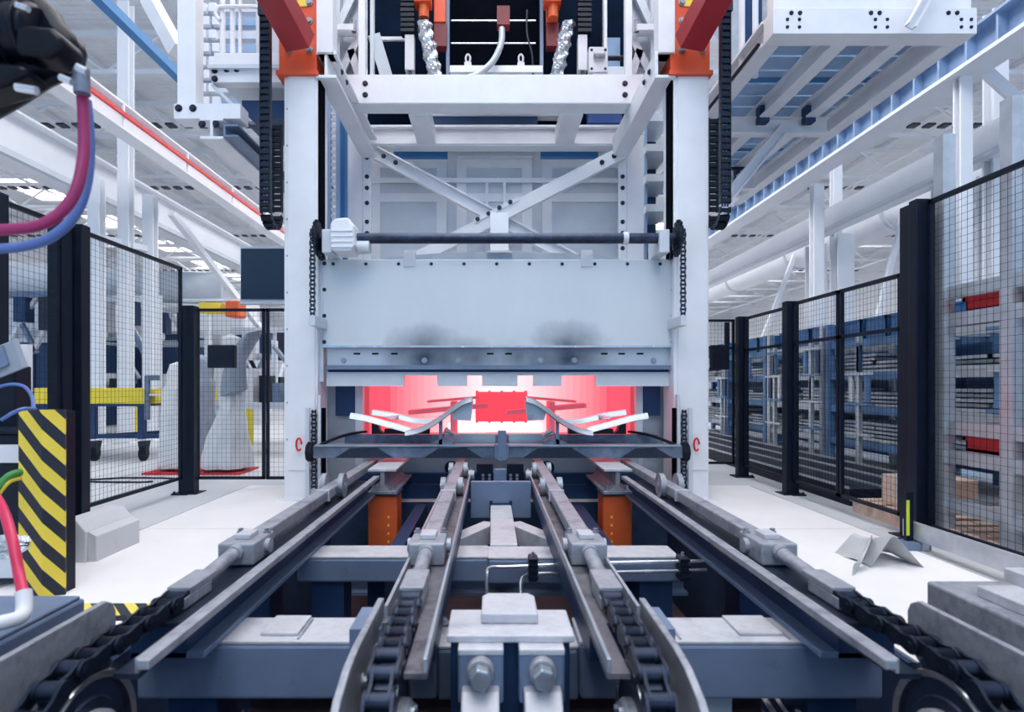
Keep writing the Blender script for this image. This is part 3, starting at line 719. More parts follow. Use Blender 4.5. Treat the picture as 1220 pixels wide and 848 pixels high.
# ------------------------------------------------------------------ load carrier in front of the furnace mouth
CY = 5.48
ca = thing('load_carrier', 'dark scaled steel carrier beam lying across the conveyor at the furnace mouth', 'carrier', (CX, CY, 0.44))
x0, x1 = X(374, CY), X(812, CY); zt, zb = Z(531, CY), Z(545, CY)
fb = MB(); fb.box(x0, x1, CY - 0.04, CY + 0.05, zb, zt)
fb = fb.build('front_beam', 'carrier_steel', ca, bevel=0.004)
MB().box(x0 + 0.02, x1 - 0.02, CY - 0.06, CY + 0.07, zt, zt + 0.014).build('top_strip', 'sheet_steel', ca)
for a, b in ((400, 470), (505, 575), (622, 700), (738, 800)):
    MB().prism([(X(a, CY), zb + 0.002), (X(a + 18, CY), zt - 0.02), (X(b - 20, CY), zt - 0.012), (X(b, CY), zb + 0.002)], 'y', CY - 0.046, CY - 0.04).build('scale_patch', 'carrier_scale', fb)
for xx, s_ in ((x0, -1), (x1, 1)):
    e = MB(); e.cyl((xx, CY, (zt + zb) / 2), (xx + s_ * 0.06, CY, (zt + zb) / 2), 0.085, 8)
    for k in range(3): e.cyl((xx + s_ * (0.008 + 0.02 * k), CY, (zt + zb) / 2), (xx + s_ * (0.014 + 0.02 * k), CY, (zt + zb) / 2), 0.094, 8)
    e.build('end_cap', 'navy_black', ca)
    # flat arm sweeping back at the end
    pts = [(xx - s_ * 0.06, CY, zt + 0.01), (xx - s_ * 0.2, CY + 0.1, zt + 0.07), (xx - s_ * 0.32, CY + 0.2, zt + 0.10), (xx - s_ * 0.42, CY + 0.3, zt + 0.11)]
    sp_ = spline(pts, 5); am = MB()
    for p, q in zip(sp_[:-1], sp_[1:]): am.beam(p, q, 0.05, 0.02)
    am.build('end_arm', 'navy_black', ca)
RY = CY + 0.28
rb = MB().box(X(412, RY), X(782, RY), RY - 0.05, RY + 0.05, Z(529, RY), Z(517, RY)).build('rear_beam', 'carrier_steel', ca, bevel=0.005)
MB().box(X(530, RY), X(590, RY), RY - 0.07, RY - 0.05, Z(528, RY), Z(516, RY)).build('rear_plate', 'sheet_steel', ca)
MB().box(X(606, RY), X(660, RY), RY - 0.07, RY - 0.05, Z(528, RY), Z(516, RY)).build('rear_plate', 'sheet_steel', ca)
cp = MB(); cp.box(X(593, CY), X(603, CY), CY - 0.085, CY - 0.04, zb - 0.02, Z(512, CY)); 
cp.build('centre_post', 'frame_shade_blue', ca, bevel=0.004)
MB().box(X(589, CY), X(606, CY), CY - 0.07, CY + 0.05, zb - 0.005, zt + 0.02).build('centre_clamp', 'frame_shade_blue', ca, bevel=0.004)
for s_, pc in ((-1, 1), (1, -1)):
    mx = lambda px: X(px if s_ < 0 else 2 * 594.5 - px, CY)
    MB().prism([(mx(440), Z(518, CY)), (mx(440), Z(500, CY)), (mx(446), Z(500, CY)), (mx(450), Z(514, CY)), (mx(456), Z(518, CY))], 'y', CY + 0.1, CY + 0.2).build('support_horn', 'navy_black', ca)
    MB().box(mx(523), mx(527), CY - 0.02, CY + 0.03, zt, Z(495, CY)).build('stop_pin', 'frame_shade_blue', ca)
    MB().prism([(mx(508), zt + 0.0), (mx(517), Z(526, CY)), (mx(530), Z(521, CY)), (mx(541), Z(525, CY)), (mx(541), zt)], 'y', CY - 0.02, CY + 0.06).build('stop_bracket', 'carrier_steel', ca)
    MB().cyl((mx(530), CY + 0.0, Z(513, CY)), (mx(542), CY + 0.03, Z(519, CY)), 0.04, 14, 0.015).build('swivel_foot', 'bright_steel', ca)
    MB().box(mx(455), mx(510), CY + 0.12, CY + 0.2, Z(518, CY), Z(512, CY)).build('support_bar', 'navy_black', ca)

# stamped blanks on the carrier: one long curved pillar part on each half
def blank(s_, label):
    mx = lambda px, Y: X(px if s_ < 0 else 2 * 594.5 - px, Y)
    t = thing('stamped_blank', label, 'metal part', (mx(490, CY), CY, Z(512, CY)), 'stamped blanks on the carrier')
    def strip(pts, w, name, m_='blank_steel', dep=0.045):
        sp_ = spline([(mx(a, y), y, Z(b, y)) for a, b, y in pts], 6)
        n_ = len(sp_) - 1
        def fn(u, v):
            i = min(int(round(u * n_)), n_); p = sp_[i]
            return (p.x, p.y + (v - 0.5) * w, p.z - dep * (2 * abs(v - 0.5)) ** 3)
        mb = MB().grid(fn, n_, 8, 0.012 * (-1 if s_ < 0 else 1)); return mb.build(name, m_, t, smooth=True)
    strip([(418, 493, CY), (436, 496, CY), (462, 503, CY), (484, 509, CY), (492, 513, CY)], 0.09, 'front_leg')
    strip([(444, 489, CY + .3), (470, 493, CY + .3), (495, 499, CY + .3), (515, 500, CY + .25), (524, 497, CY + .2)], 0.09, 'rear_leg')
    strip([(484, 513, CY), (500, 510, CY), (520, 500, CY), (540, 485, CY), (552, 477, CY), (563, 473, CY)], 0.16, 'foot_curve', 'sheet_steel')
    MB().prism([(mx(538, CY), Z(490, CY)), (mx(562, CY), Z(475, CY)), (mx(564, CY), Z(478, CY)), (mx(561, CY), Z(501, CY)), (mx(541, CY), Z(500, CY))], 'y', CY - 0.03, CY - 0.01).build('web_plate', 'sheet_steel', t)
    MB().box(mx(462, CY), mx(470, CY), CY + 0.02, CY + 0.3, Z(499, CY), Z(496, CY)).build('cross_tie', 'blank_steel', t)
blank(-1, 'curved bare steel blank resting on the left half of the carrier')
blank(1, 'curved bare steel blank resting on the right half of the carrier')

# ------------------------------------------------------------------ conveyor base frame
bf = thing('conveyor_base', 'grey steel base frame of cross beams in the pit under the shuttle lines', 'machine frame', (CX, 3.0, PZ))
def cross(x0, x1, y0, y1, z0, z1, pads, legs):
    b = MB().box(x0, x1, y0, y1, z0, z1 - 0.012).build('cross_beam', 'frame_shade_blue', bf, bevel=0.012)
    MB().box(x0, x1, y0 + 0.004, y1 - 0.004, z1 - 0.012, z1).build('top_plate', 'frame_lit_top', b, bevel=0.003)  # thin cap that carries the lit tone of the beam's upper face
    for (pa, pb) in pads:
        MB().box(pa, pb, y0 + 0.05, y1 - 0.01, z1, z1 + 0.012).build('pad', 'frame_lit_top', b, bevel=0.003)
        MB().box(pb + 0.006, pb + 0.014, y0 + 0.02, y1 - 0.03, z1, z1 + 0.005).build('weld_bead', 'worn_steel', b)
    for xx in legs: MB().box(xx - 0.09, xx + 0.09, y0 + 0.03, y1 - 0.03, PZ, z0).build('leg', 'blue_shade_steel', bf)
    return b
FB0, FB1 = 2.13, 2.36
cross(-1.29, -0.20, FB0, FB1, -0.01, 0.20, ((-1.18, -1.0), (-0.86, -0.72), (-0.50, -0.38)), (-1.1, -0.45))
cross(0.32, 1.42, FB0, FB1, -0.01, 0.20, ((0.55, 0.68), (0.92, 1.08), (1.22, 1.36)), (0.6, 1.25))
cross(-0.20, 0.32, FB0 + 0.03, FB1 - 0.02, -0.03, 0.17, (), ())
for xx in (-0.26, 0.40):
    bolt(bf, (xx, 2.25, 0.20), (0, 0, 1), 0.02, 0.02); bolt(bf, (xx + 0.07, 2.3, 0.20), (0, 0, 1), 0.016, 0.018)
cross(-1.06, -0.02, 3.19, 3.42, 0.06, 0.20, (), (-0.9,))
cross(-0.02, 0.42, 3.19, 3.42, 0.05, 0.195, (), ())
cross(0.42, 1.02, 3.19, 3.42, 0.06, 0.20, (), (0.9,))
# spine, diagonals and end plate between the inner lines
MB().box(CX - 0.08, CX + 0.08, 3.42, 4.55, 0.05, 0.205).build('spine', 'frame_lit_top', bf, bevel=0.006)
for s_ in (-1, 1):
    MB().beam((CX + s_ * 0.08, 4.05, 0.13), (CX + s_ * 0.42, 3.42, 0.13), 0.11, 0.12).build('diagonal', 'frame_lit_top', bf, bevel=0.004)
pl = MB().box(CX - 0.235, CX + 0.235, 4.56, 4.6, 0.10, 0.385).build('end_plate', 'frame_shade_blue', bf, bevel=0.006)
MB().box(CX - 0.07, CX + 0.07, 4.54, 4.57, 0.19, 0.22).build('hinge', 'blue_shade_steel', pl)
for s_ in (-1, 1):
    MB().cyl((CX + s_ * 0.075, 4.55, 0.17), (CX + s_ * 0.075, 4.55, 0.235), 0.012, 10).build('pin', 'dark_bolt', pl)
# sensor blocks behind the end plate
for s_ in (-1, 1):
    b = MB().box(CX + s_ * 0.06, CX + s_ * 0.20, 5.0, 5.06, 0.30, 0.46).build('black_bracket', 'navy_black', bf)
    for k in range(4): bolt(b, (CX + s_ * (0.09 + 0.055 * (k % 2)), 5.0, 0.335 + 0.03 * (k // 2)), (0, -1, 0), 0.009, 0.01)
    MB().cyl((CX + s_ * 0.22, 5.03, 0.36), (CX + s_ * 0.27, 5.03, 0.36), 0.045, 16).build('roller_end', 'worn_steel', bf, smooth=True)
MB().box(CX - 0.055, CX + 0.055, 4.98, 5.04, 0.30, 0.42).build('centre_block', 'frame_shade_blue', bf, bevel=0.006)
MB().beam((CX - 1.2, 3.9, -0.15), (CX + 1.2, 3.9, -0.15), 0.2, 0.16, 'I', 0.02).build('lower_beam', 'frame_shade_blue', bf)
MB().beam((CX - 1.3, 3.0, -0.45), (CX + 1.3, 3.0, -0.45), 0.2, 0.16, 'I', 0.02).build('lower_beam', 'pit_rust', bf)
for s_ in (-1, 1):
    MB().box(CX + s_ * 0.62, CX + s_ * 0.74, 4.3, 4.5, PZ, -0.2).build('leg', 'blue_shade_steel', bf)
    MB().box(CX + s_ * 1.28, CX + s_ * 1.42, 3.2, 3.4, PZ, 0.2).build('leg', 'blue_shade_steel', bf)
    MB().beam((CX + s_ * 0.74, 3.4, -0.1), (CX + s_ * 0.74, 5.6, -0.1), 0.1, 0.2).build('long_beam', 'blue_shade_steel', bf)

# ------------------------------------------------------------------ orange pillars with I-beam ends
for s_, wd in ((-1, 'left'), (1, 'right')):
    xc = CX + s_ * 1.0
    t = thing('support_pillar', 'orange painted square pillar under the %s I-beam end in the pit' % wd, 'pillar', (xc, 5.1, PZ))
    MB().box(xc - 0.125, xc + 0.125, 5.0, 5.25, PZ, 0.195).build('shaft', 'orange_paint', t, bevel=0.012)
    MB().box(xc - 0.135, xc + 0.135, 4.98, 5.26, 0.195, 0.21).build('cap_plate', 'blue_shade_steel', t)
    for k in range(5): MB().box(xc - s_ * 0.05 - 0.008, xc - s_ * 0.05 + 0.008, 4.996, 5.0, 0.0 - 0.07 * k, 0.02 - 0.07 * k).build('slot', 'yellow_label', t)
    ib = thing('furnace_rail', 'worn grey I-beam end resting on the %s orange pillar' % wd, 'rail', (xc, 5.0, 0.21))
    MB().box(xc - 0.12, xc + 0.12, 4.97, 5.95, 0.40, 0.42).build('top_flange', 'frame_lit_top', ib, bevel=0.003)
    MB().box(xc - 0.018, xc + 0.018, 4.99, 5.95, 0.23, 0.40).build('web', 'worn_steel', ib)
    MB().box(xc - 0.12, xc + 0.12, 4.97, 5.95, 0.21, 0.23).build('bottom_flange', 'worn_steel', ib)
    for q in (-1, 1):
        MB().prism([(xc + q * 0.018, 0.23), (xc + q * 0.07, 0.23), (xc + q * 0.018, 0.28)], 'y', 4.99, 5.9).build('fillet', 'worn_steel', ib)
        bolt(ib, (xc + q * 0.08, 5.03, 0.23), (0, 0, 1), 0.018, 0.045)

# ------------------------------------------------------------------ shuttle lines: guide channel, push beam, chain, sprocket, guard plate
def link_mesh(w, name):
    mb = MB(); p = 0.0762; h = 0.027; t = 0.009
    prof = []
    for k in range(7): a = math.pi / 2 + math.pi * k / 6; prof.append((-p / 2 + h * math.cos(a), h * math.sin(a)))
    prof.insert(7, (0, -h * 0.72))
    for k in range(7): a = -math.pi / 2 + math.pi * k / 6; prof.append((p / 2 + h * math.cos(a), h * math.sin(a)))
    prof.append((0, h * 0.72))
    for s_ in (-1, 1): mb.prism(prof, 'x', s_ * w / 2, s_ * (w / 2 - t))
    mb.cyl((-w / 2 - 0.004, -p / 2, 0), (w / 2 + 0.004, -p / 2, 0), 0.011, 10)
    mb.cyl((-w / 2 + t, -p / 2, 0), (w / 2 - t, -p / 2, 0), 0.024, 14); mb.cyl((-w / 2 + t, p / 2, 0), (w / 2 - t, p / 2, 0), 0.024, 14)
    return mb
LINKS = None
def shuttle(rel, inner, wd):
    global LINKS
    s_ = 1 if rel > 0 else -1; xc = CX + rel; pos = ('inner' if inner else 'outer') + ' ' + wd
    # ---- guide channel
    lipi, lipo = (CX + s_ * 0.25, CX + s_ * 0.44) if inner else (CX + s_ * 1.05, CX + s_ * 1.30)
    yb = 5.35 if inner else 4.93
    t = thing('guide_channel', 'long grey steel guide channel carrying the %s shuttle line' % pos, 'guide rail', ((lipi + lipo) / 2, 2.0, 0.2))
    nar = CX + s_ * (0.315 if inner else 1.12)
    fl = MB(); fl.box(lipi, lipo, 1.98, yb, 0.315, 0.33); fl.box(lipi, nar, 1.63, 1.98, 0.315, 0.33)
    fl.build('channel_floor', 'channel_floor' if inner else 'oily_steel', t)
    MB().box(lipi, lipi + s_ * 0.012, 1.63, yb, 0.33, 0.372).build('inner_lip', 'sheet_steel' if inner else 'worn_steel', t, bevel=0.003)
    if not inner: MB().box(lipi - s_ * 0.035, lipi, 1.62, yb, 0.345, 0.372).build('lip_flange', 'worn_steel', t, bevel=0.003)
    if inner: MB().box(lipo - s_ * 0.012, lipo, 2.02, yb, 0.33, 0.372).build('outer_lip', 'sheet_steel', t)
    if inner:
        MB().box(lipi + s_ * 0.01, lipo, 1.98, yb, 0.2, 0.315).build('web', 'blue_shade_steel', t)
    else:
        MB().box(lipi + s_ * 0.06, lipo, 2.0, yb, 0.2, 0.315).build('web', 'blue_shade_steel', t)
        MB().box(lipi - s_ * 0.0, lipo, 2.0, yb, 0.2, 0.222).build('lower_flange', 'frame_shade_blue', t, bevel=0.003)
    # ---- push beam with rollers, coupling block, rod and clevis
    b = thing('push_beam', 'worn grey push beam with end block and draw rod, %s shuttle line' % pos, 'push beam', (xc, 4.0, 0.33))
    MB().box(xc - 0.042, xc + 0.042, 2.80, 5.62, 0.365, 0.43).build('bar', 'worn_steel', b, bevel=0.008)
    MB().box(xc - 0.05, xc + 0.05, 3.9, 3.93, 0.36, 0.434).build('bar_joint', 'frame_lit_top', b)
    r = 0.065 if inner else 0.085
    for yy in ((4.28, 5.1) if inner else (4.2,)):
        for q in (-1, 1):
            w = MB(); xx = xc + q * 0.062
            w.lathe([(0.0, -0.02), (0.03, -0.02), (r * 0.7, -0.014), (r, -0.018), (r, 0.018), (r * 0.7, 0.014), (0.03, 0.02), (0, 0.02)], (xx, yy, 0.332 + r), 'x', 28)
            w = w.build('roller', 'worn_steel', b, smooth=True)
            MB().cyl((xx - 0.025, yy, 0.332 + r), (xx + 0.025, yy, 0.332 + r), 0.02, 6).build('axle_nut', 'bolt_steel', w)
    bl = MB().box(xc - 0.08, xc + 0.08, 2.59, 2.83, 0.335, 0.432).build('end_block', 'worn_steel', b, bevel=0.008)
    MB().box(xc - 0.035, xc + 0.035, 2.66, 2.76, 0.432, 0.455).build('key_plate', 'frame_lit_top', bl, bevel=0.004)
    for q in (-1, 1):
        bolt(bl, (xc + q * 0.062, 2.79, 0.432), (0, 0, 1), 0.012, 0.02)
        MB().cyl((xc + q * 0.08, 2.74, 0.385), (xc + q * 0.10, 2.74, 0.385), 0.034, 18).build('side_cap', 'worn_steel', bl, smooth=True)
    MB().cyl((xc, 2.60, 0.395), (xc, 2.30, 0.372), 0.03, 20).build('draw_rod', 'worn_steel', b, smooth=True)
    MB().cyl((xc, 2.6, 0.395), (xc, 2.56, 0.392), 0.036, 20).build('rod_collar', 'worn_steel', b, smooth=True)
    cl = MB(); cl.box(xc - 0.044, xc + 0.044, 2.12, 2.33, 0.375, 0.402); cl.box(xc - 0.044, xc - 0.03, 2.08, 2.28, 0.335, 0.376); cl.box(xc + 0.03, xc + 0.044, 2.08, 2.28, 0.335, 0.376)
    cl.build('clevis', 'worn_steel', b, bevel=0.004)
    # ---- chain over the sprocket
    R = 0.24; yc = 1.66 if inner else 1.60; zc = 0.366 - R
    ch = thing('roller_chain', 'dark oily roller chain pulling the %s push beam over its sprocket' % pos, 'chain', (xc, 2.0, 0.36))
    if LINKS is None:
        LINKS = []
        for w_ in (0.082, 0.062):
            o = link_mesh(w_, 'link').build('link', 'chain_steel', smooth=True); LINKS.append(o.data); bpy.data.objects.remove(o)
    pitch = 0.0762; Lflat = 2.11 - yc; n = int((Lflat + R * 2.3) / pitch)
    for k in range(n):
        s0 = (k + 0.5) * pitch
        if s0 < Lflat: y, z, a = 2.11 - s0, 0.366, 0.0
        else:
            th = (s0 - Lflat) / R; y, z, a = yc - R * math.sin(th), zc + R * math.cos(th), th
        o = bpy.data.objects.new('link', LINKS[k % 2]); col.objects.link(o); o.parent = ch
        o.location = Vector((xc, y, z)) - Vector((xc, 2.0, 0.36)); o.rotation_euler = (a, 0, 0)
    # ---- sprocket wheel
    sp = thing('sprocket_wheel', 'heavy dark sprocket wheel turning the chain of the %s shuttle line' % pos, 'sprocket', (xc, yc, zc))
    w = MB(); w.lathe([(0.05, -0.028), (0.14, -0.028), (0.145, -0.022), (0.185, -0.022), (0.19, -0.03), (R - 0.03, -0.03), (R - 0.026, -0.02), (R - 0.026, 0.02), (R - 0.03, 0.03), (0.19, 0.03), (0.185, 0.022), (0.145, 0.022), (0.14, 0.028), (0.05, 0.028)], (xc, yc, zc), 'x', 64)
    for k in range(20):
        t_ = 2 * math.pi * (k + 0.5) / 20; c_, n_ = math.cos(t_), math.sin(t_)
        w.obox((xc, yc + (R - 0.02) * n_, zc + (R - 0.02) * c_), (0.02, 0, 0), (0, 0.012 * c_, -0.012 * n_), (0, 0.016 * n_, 0.016 * c_))
    w.build('wheel', 'oily_steel', sp, smooth=True)
    MB().lathe([(R - 0.05, -s_ * 0.032), (R - 0.032, -s_ * 0.038), (R - 0.03, -s_ * 0.032)], (xc, yc, zc), 'x', 64).build('rim', 'bright_steel', sp, smooth=True)
    hb = MB(); hb.lathe([(0.0, -0.09), (0.06, -0.09), (0.068, -0.08), (0.068, -0.06), (0.10, -0.06), (0.11, -0.05), (0.11, 0.05), (0.10, 0.06), (0.068, 0.06), (0.068, 0.08), (0.06, 0.09), (0, 0.09)], (xc, yc, zc), 'x', 40)
    hb = hb.build('hub', 'worn_steel', sp, smooth=True)
    for k in range(8):
        t_ = 2 * math.pi * k / 8; bolt(hb, (xc - s_ * 0.06, yc + 0.085 * math.sin(t_), zc + 0.085 * math.cos(t_)), (-s_, 0, 0), 0.011, 0.012)
    MB().cyl((xc - 0.2, yc, zc), (xc + 0.2, yc, zc), 0.05, 20).build('axle', 'oily_steel', sp, smooth=True)
    # ---- guard plate
    gx = CX + s_ * (0.455 if inner else 1.40)
    zt = 0.372 if inner else 0.385
    if inner: pr = [(2.10, 0.30), (2.10, zt), (1.70, zt), (1.60, zt - 0.012), (1.50, zt - 0.045), (1.44, zt - 0.09), (1.41, zt - 0.15), (1.40, -0.1), (1.9, -0.1), (2.0, 0.12)]
    else:
        yr = 2.08
        pr = [(yr, 0.22), (yr, zt - 0.05), (yr - 0.015, zt - 0.02), (yr - 0.05, zt), (0.9, zt), (0.9, 0.0), (1.8, 0.0)]
    g = thing('guard_plate', 'thick grey side guard plate beside the chain of the %s shuttle line' % pos, 'guard', (gx, 1.7, -0.1))
    MB().prism(pr, 'x', gx, gx + s_ * 0.022).build('plate', 'worn_steel', g, bevel=0.004)
    for yy in ((1.95, 1.75) if inner else (1.95, 1.4)):
        bolt(g, (gx, yy, zt - 0.12), (-s_, 0, 0), 0.014, 0.014)
        MB().cyl((gx + s_ * 0.022, yy, zt - 0.1), (gx + s_ * 0.028, yy, zt - 0.1), 0.02, 16).build('washer', 'bolt_steel', g)
    if inner: MB().box(gx - s_ * 0.02, gx + s_ * 0.1, 2.0, 2.2, 0.2, 0.3).build('foot', 'frame_shade_blue', g)
shuttle(-0.36, True, 'left'); shuttle(0.36, True, 'right')
shuttle(-1.20, False, 'left'); shuttle(1.20, False, 'right')

# ------------------------------------------------------------------ centre bearing bracket in the foreground
cb = thing('tension_bracket', 'pale grey bracket with two big hex bolts, bottom centre foreground', 'bracket', (CX, 2.0, PZ))
MB().box(-0.135, 0.255, 1.92, 2.12, -0.5, 0.305).build('body', 'blue_shade_steel', cb, bevel=0.006)
MB().box(-0.145, 0.265, 1.88, 2.10, 0.305, 0.33).build('top_plate', 'frame_lit_top', cb, bevel=0.005)
tp = [(-0.035, 1.97), (0.155, 1.97), (0.155, 2.14), (0.135, 2.17), (-0.015, 2.17), (-0.035, 2.14)]
MB().prism(tp, 'z', 0.33, 0.365).build('shim_plate', 'frame_lit_top', cb, bevel=0.006)
for xx in (-0.035, 0.157):
    lg = MB().box(xx - 0.072, xx + 0.072, 1.84, 1.92, 0.13, 0.305).build('lug', 'frame_shade_blue', cb, bevel=0.01)
    MB().box(xx - 0.072, xx + 0.072, 1.835, 1.92, 0.285, 0.306).build('lug_edge', 'frame_lit_top', lg, bevel=0.005)  # light cap puts the lit upper edge of the lug into the colour
    n_ = MB(); n_.cyl((xx, 1.84, 0.245), (xx, 1.80, 0.245), 0.042, 24)
    n_.build('washer', 'worn_steel', lg, bevel=0.004)
    n_ = MB(); n_.cyl((xx, 1.80, 0.245), (xx, 1.755, 0.245), 0.036, 6); n_.build('hex_bolt', 'bolt_steel', lg, bevel=0.006)
    ar = [(1.85, 0.17), (1.85, 0.19), (1.80, 0.19), (1.52, -0.02), (1.50, -0.08), (1.56, -0.12), (1.80, 0.05), (1.85, 0.06)]
    MB().prism(ar, 'x', xx - 0.058, xx + 0.058).build('arm', 'frame_lit_top', lg, bevel=0.006)
for yy, k in ((2.04, 0),): MB().cyl((CX - 0.0, 2.3, 0.17), (CX, 2.3, 0.30), 0.03, 16).build('grease_cap', 'worn_steel', cb, smooth=True)

# hydraulic pipes
t = thing('hydraulic_pipe', 'thin bright hydraulic pipe along the second cross beam, upper one', 'pipe', (0.5, 3.15, 0.15))
MB().tube(spline([P(580, 712, 3.0), P(580, 684, 3.05), P(584, 676, 3.1), P(610, 675, 3.12), P(700, 671, 3.12), P(842, 668, 3.12)], 6), 0.009, 8).build('tube', 'bright_steel', t, smooth=True)
t = thing('hydraulic_pipe', 'thin bright hydraulic pipe along the second cross beam, lower one', 'pipe', (0.5, 3.15, 0.1))
MB().tube(spline([P(621, 712, 2.95), P(621, 692, 3.0), P(627, 685, 3.1), P(640, 683, 3.12), P(700, 682, 3.12), P(842, 679, 3.12)], 6), 0.009, 8).build('tube', 'bright_steel', t, smooth=True)
for px, lb in ((635, 'centre'), (814, 'right')):
    t = thing('pipe_clamp', 'dark ribbed clamp holding both hydraulic pipes, %s one' % lb, 'clamp', P(px, 690, 3.12))
    MB().box(X(px - 5, 3.12), X(px + 5, 3.12), 3.09, 3.18, Z(691, 3.12), Z(663, 3.12)).build('body', 'dark_bolt', t, bevel=0.006)
    for k in range(4): MB().box(X(px - 5.8, 3.12), X(px + 5.8, 3.12), 3.085, 3.16, Z(688 - 7 * k, 3.12), Z(685 - 7 * k, 3.12)).build('rib', 'black_plastic', t)
    MB().cyl((X(px, 3.12), 3.13, Z(663, 3.12)), (X(px, 3.12), 3.13, Z(658, 3.12)), 0.008, 6).build('screw', 'bolt_steel', t)
# rods and box below the front beam, right
t = thing('cable_bundle', 'bundle of pale cables in the dark pit under the right front beam', 'cable', P(925, 835, 2.0))
for k in range(4): MB().cyl(P(900 + 14 * k, 815, 2.6), P(930 + 16 * k, 862, 2.1), 0.008 if k % 2 else 0.011, 8).build('cable', 'pale_fitting', t, smooth=True)
t = thing('junction_box', 'small white junction box in the pit under the right front beam', 'box', P(850, 840, 2.3))
MB().box(X(828, 2.3), X(870, 2.3), 2.3, 2.42, Z(870, 2.3), Z(818, 2.3)).build('housing', 'white_paint', t, bevel=0.008)
MB().box(X(828, 2.3) - .004, X(870, 2.3) + .004, 2.29, 2.3, Z(872, 2.3), Z(817, 2.3)).build('lid', 'white_paint', t, bevel=0.004)

# ------------------------------------------------------------------ foreground, left side
gb = thing('gear_housing', 'dark grey drive housing at the lower left edge, with a hose on top', 'machine', (-1.9, 1.9, 0))
MB().box(-2.3, X(80, 2.2), 1.35, 2.3, 0, 0.30).build('housing', 'frame_shade_blue', gb, bevel=0.012)
MB().box(-2.3, X(78, 2.2), 1.40, 2.28, 0.30, 0.315).build('lid', 'frame_shade_blue', gb, bevel=0.005)
MB().box(-2.3, -1.85, 1.1, 1.42, 0.0, 0.24).build('step', 'frame_shade_blue', gb, bevel=0.01)
ho = thing('air_hose', 'bright red air hose with pale elbow at the lower left edge', 'hose', P(30, 730, 2.0))
pts = spline([P(-30, 560, 2.3), P(0, 600, 2.15), P(14, 640, 2.05), P(22, 680, 2.0), P(27, 706, 1.95)], 8)
MB().tube(pts, 0.017, 12).build('hose', 'hose_red', ho, smooth=True)
fit = spline([P(28, 704, 1.95), P(29, 722, 1.93), P(24, 735, 1.9), P(0, 742, 1.85), P(-40, 750, 1.8)], 6)
MB().tube(fit, 0.024, 12).build('elbow', 'pale_fitting', ho, smooth=True)
fm = thing('foil_bundle', 'crumpled silver foil wrapped hoses at the left edge beside the striped post', 'hose', (-2.2, 2.8, 0.32))
def foil(u, v):
    a = 2 * math.pi * u; r = 0.10 + 0.03 * math.sin(5 * a + 9 * v) + 0.02 * math.sin(11 * a - 5 * v)
    r *= 0.5 * math.sin(math.pi * min(0.98, max(0.02, v))) ** 0.5
    return (-2.45 + 0.2 * v + 0.01 * math.sin(7 * a), 2.85 + r * math.cos(a), 0.34 + 0.02 * v + r * math.sin(a))
MB().grid(foil, 28, 10).build('wrap', 'foil', fm)
MB().cyl((-2.7, 2.85, 0.33), (-2.44, 2.85, 0.34), 0.02, 12).build('core', 'black_plastic', fm, smooth=True)

# control cabinet with striped corner post
cbn = thing('control_cabinet', 'dark navy control cabinet with a white band, left edge behind the striped post', 'cabinet', (-2.9, 3.5, 0))
MB().box(-3.10, -2.60, 3.28, 3.5, 0.06, 0.86).build('body', 'navy_black', cbn, bevel=0.01)
MB().box(-3.105, -2.595, 3.265, 3.28, 0.70, 0.80).build('band', 'pale_fitting', cbn)
MB().box(-3.105, -2.595, 3.265, 3.28, 0.06, 0.26).build('plinth', 'pale_grey_paint', cbn)
MB().box(-3.12, -2.59, 3.25, 3.52, 0.86, 0.885).build('top', 'navy_black', cbn, bevel=0.005)
hp = thing('striped_post', 'yellow and black striped guard post at the left', 'guard post', (-2.4, 3.1, 0))
pa, pm, pb = (X(22, 3.15), 3.15), (X(50, 3.12), 3.12), (X(78, 3.15), 3.15)
t_ = 0.012
MB().prism([pa, pm, pb, (pb[0] - 0.01, pb[1] + 0.02), (pm[0], pm[1] + 0.02), (pa[0] + 0.01, pa[1] + 0.02)], 'z', 0, 1.0).build('corner_plate', 'hazard', hp)
MB().box(X(78, 3.17) - 0.03, X(78, 3.17) - 0.01, 3.17, 3.26, 0, 0.99).build('return_plate', 'navy_black', hp)
MB().box(X(22, 3.17) + 0.01, X(22, 3.17) + 0.03, 3.17, 3.2, 0, 0.99).build('return_plate', 'navy_black', hp)
h = spline([P(2, 500, 3.0), P(15, 492, 3.0), P(28, 487, 3.02), P(42, 487, 3.1)], 6)
MB().tube(h, 0.01, 8).build('cable', 'hose_blue', label='thin pale cable draped over the top of the striped post', cat='cable', smooth=True, loc=P(20, 492, 3.0))
h = spline([P(-10, 592, 2.95), P(2, 575, 2.98), P(12, 566, 3.0), P(25, 562, 3.05)], 6)
MB().tube(h, 0.018, 10).build('cable', 'hose_green', label='green cable curving out left of the striped post, upper one', cat='cable', smooth=True, loc=P(5, 575, 3))
h = spline([P(-10, 600, 2.95), P(2, 583, 2.98), P(12, 573, 3.0), P(25, 569, 3.05)], 6)
MB().tube(h, 0.012, 10).build('cable', 'yellow_paint', label='yellow cable curving out left of the striped post, lower one', cat='cable', smooth=True, loc=P(5, 582, 3))
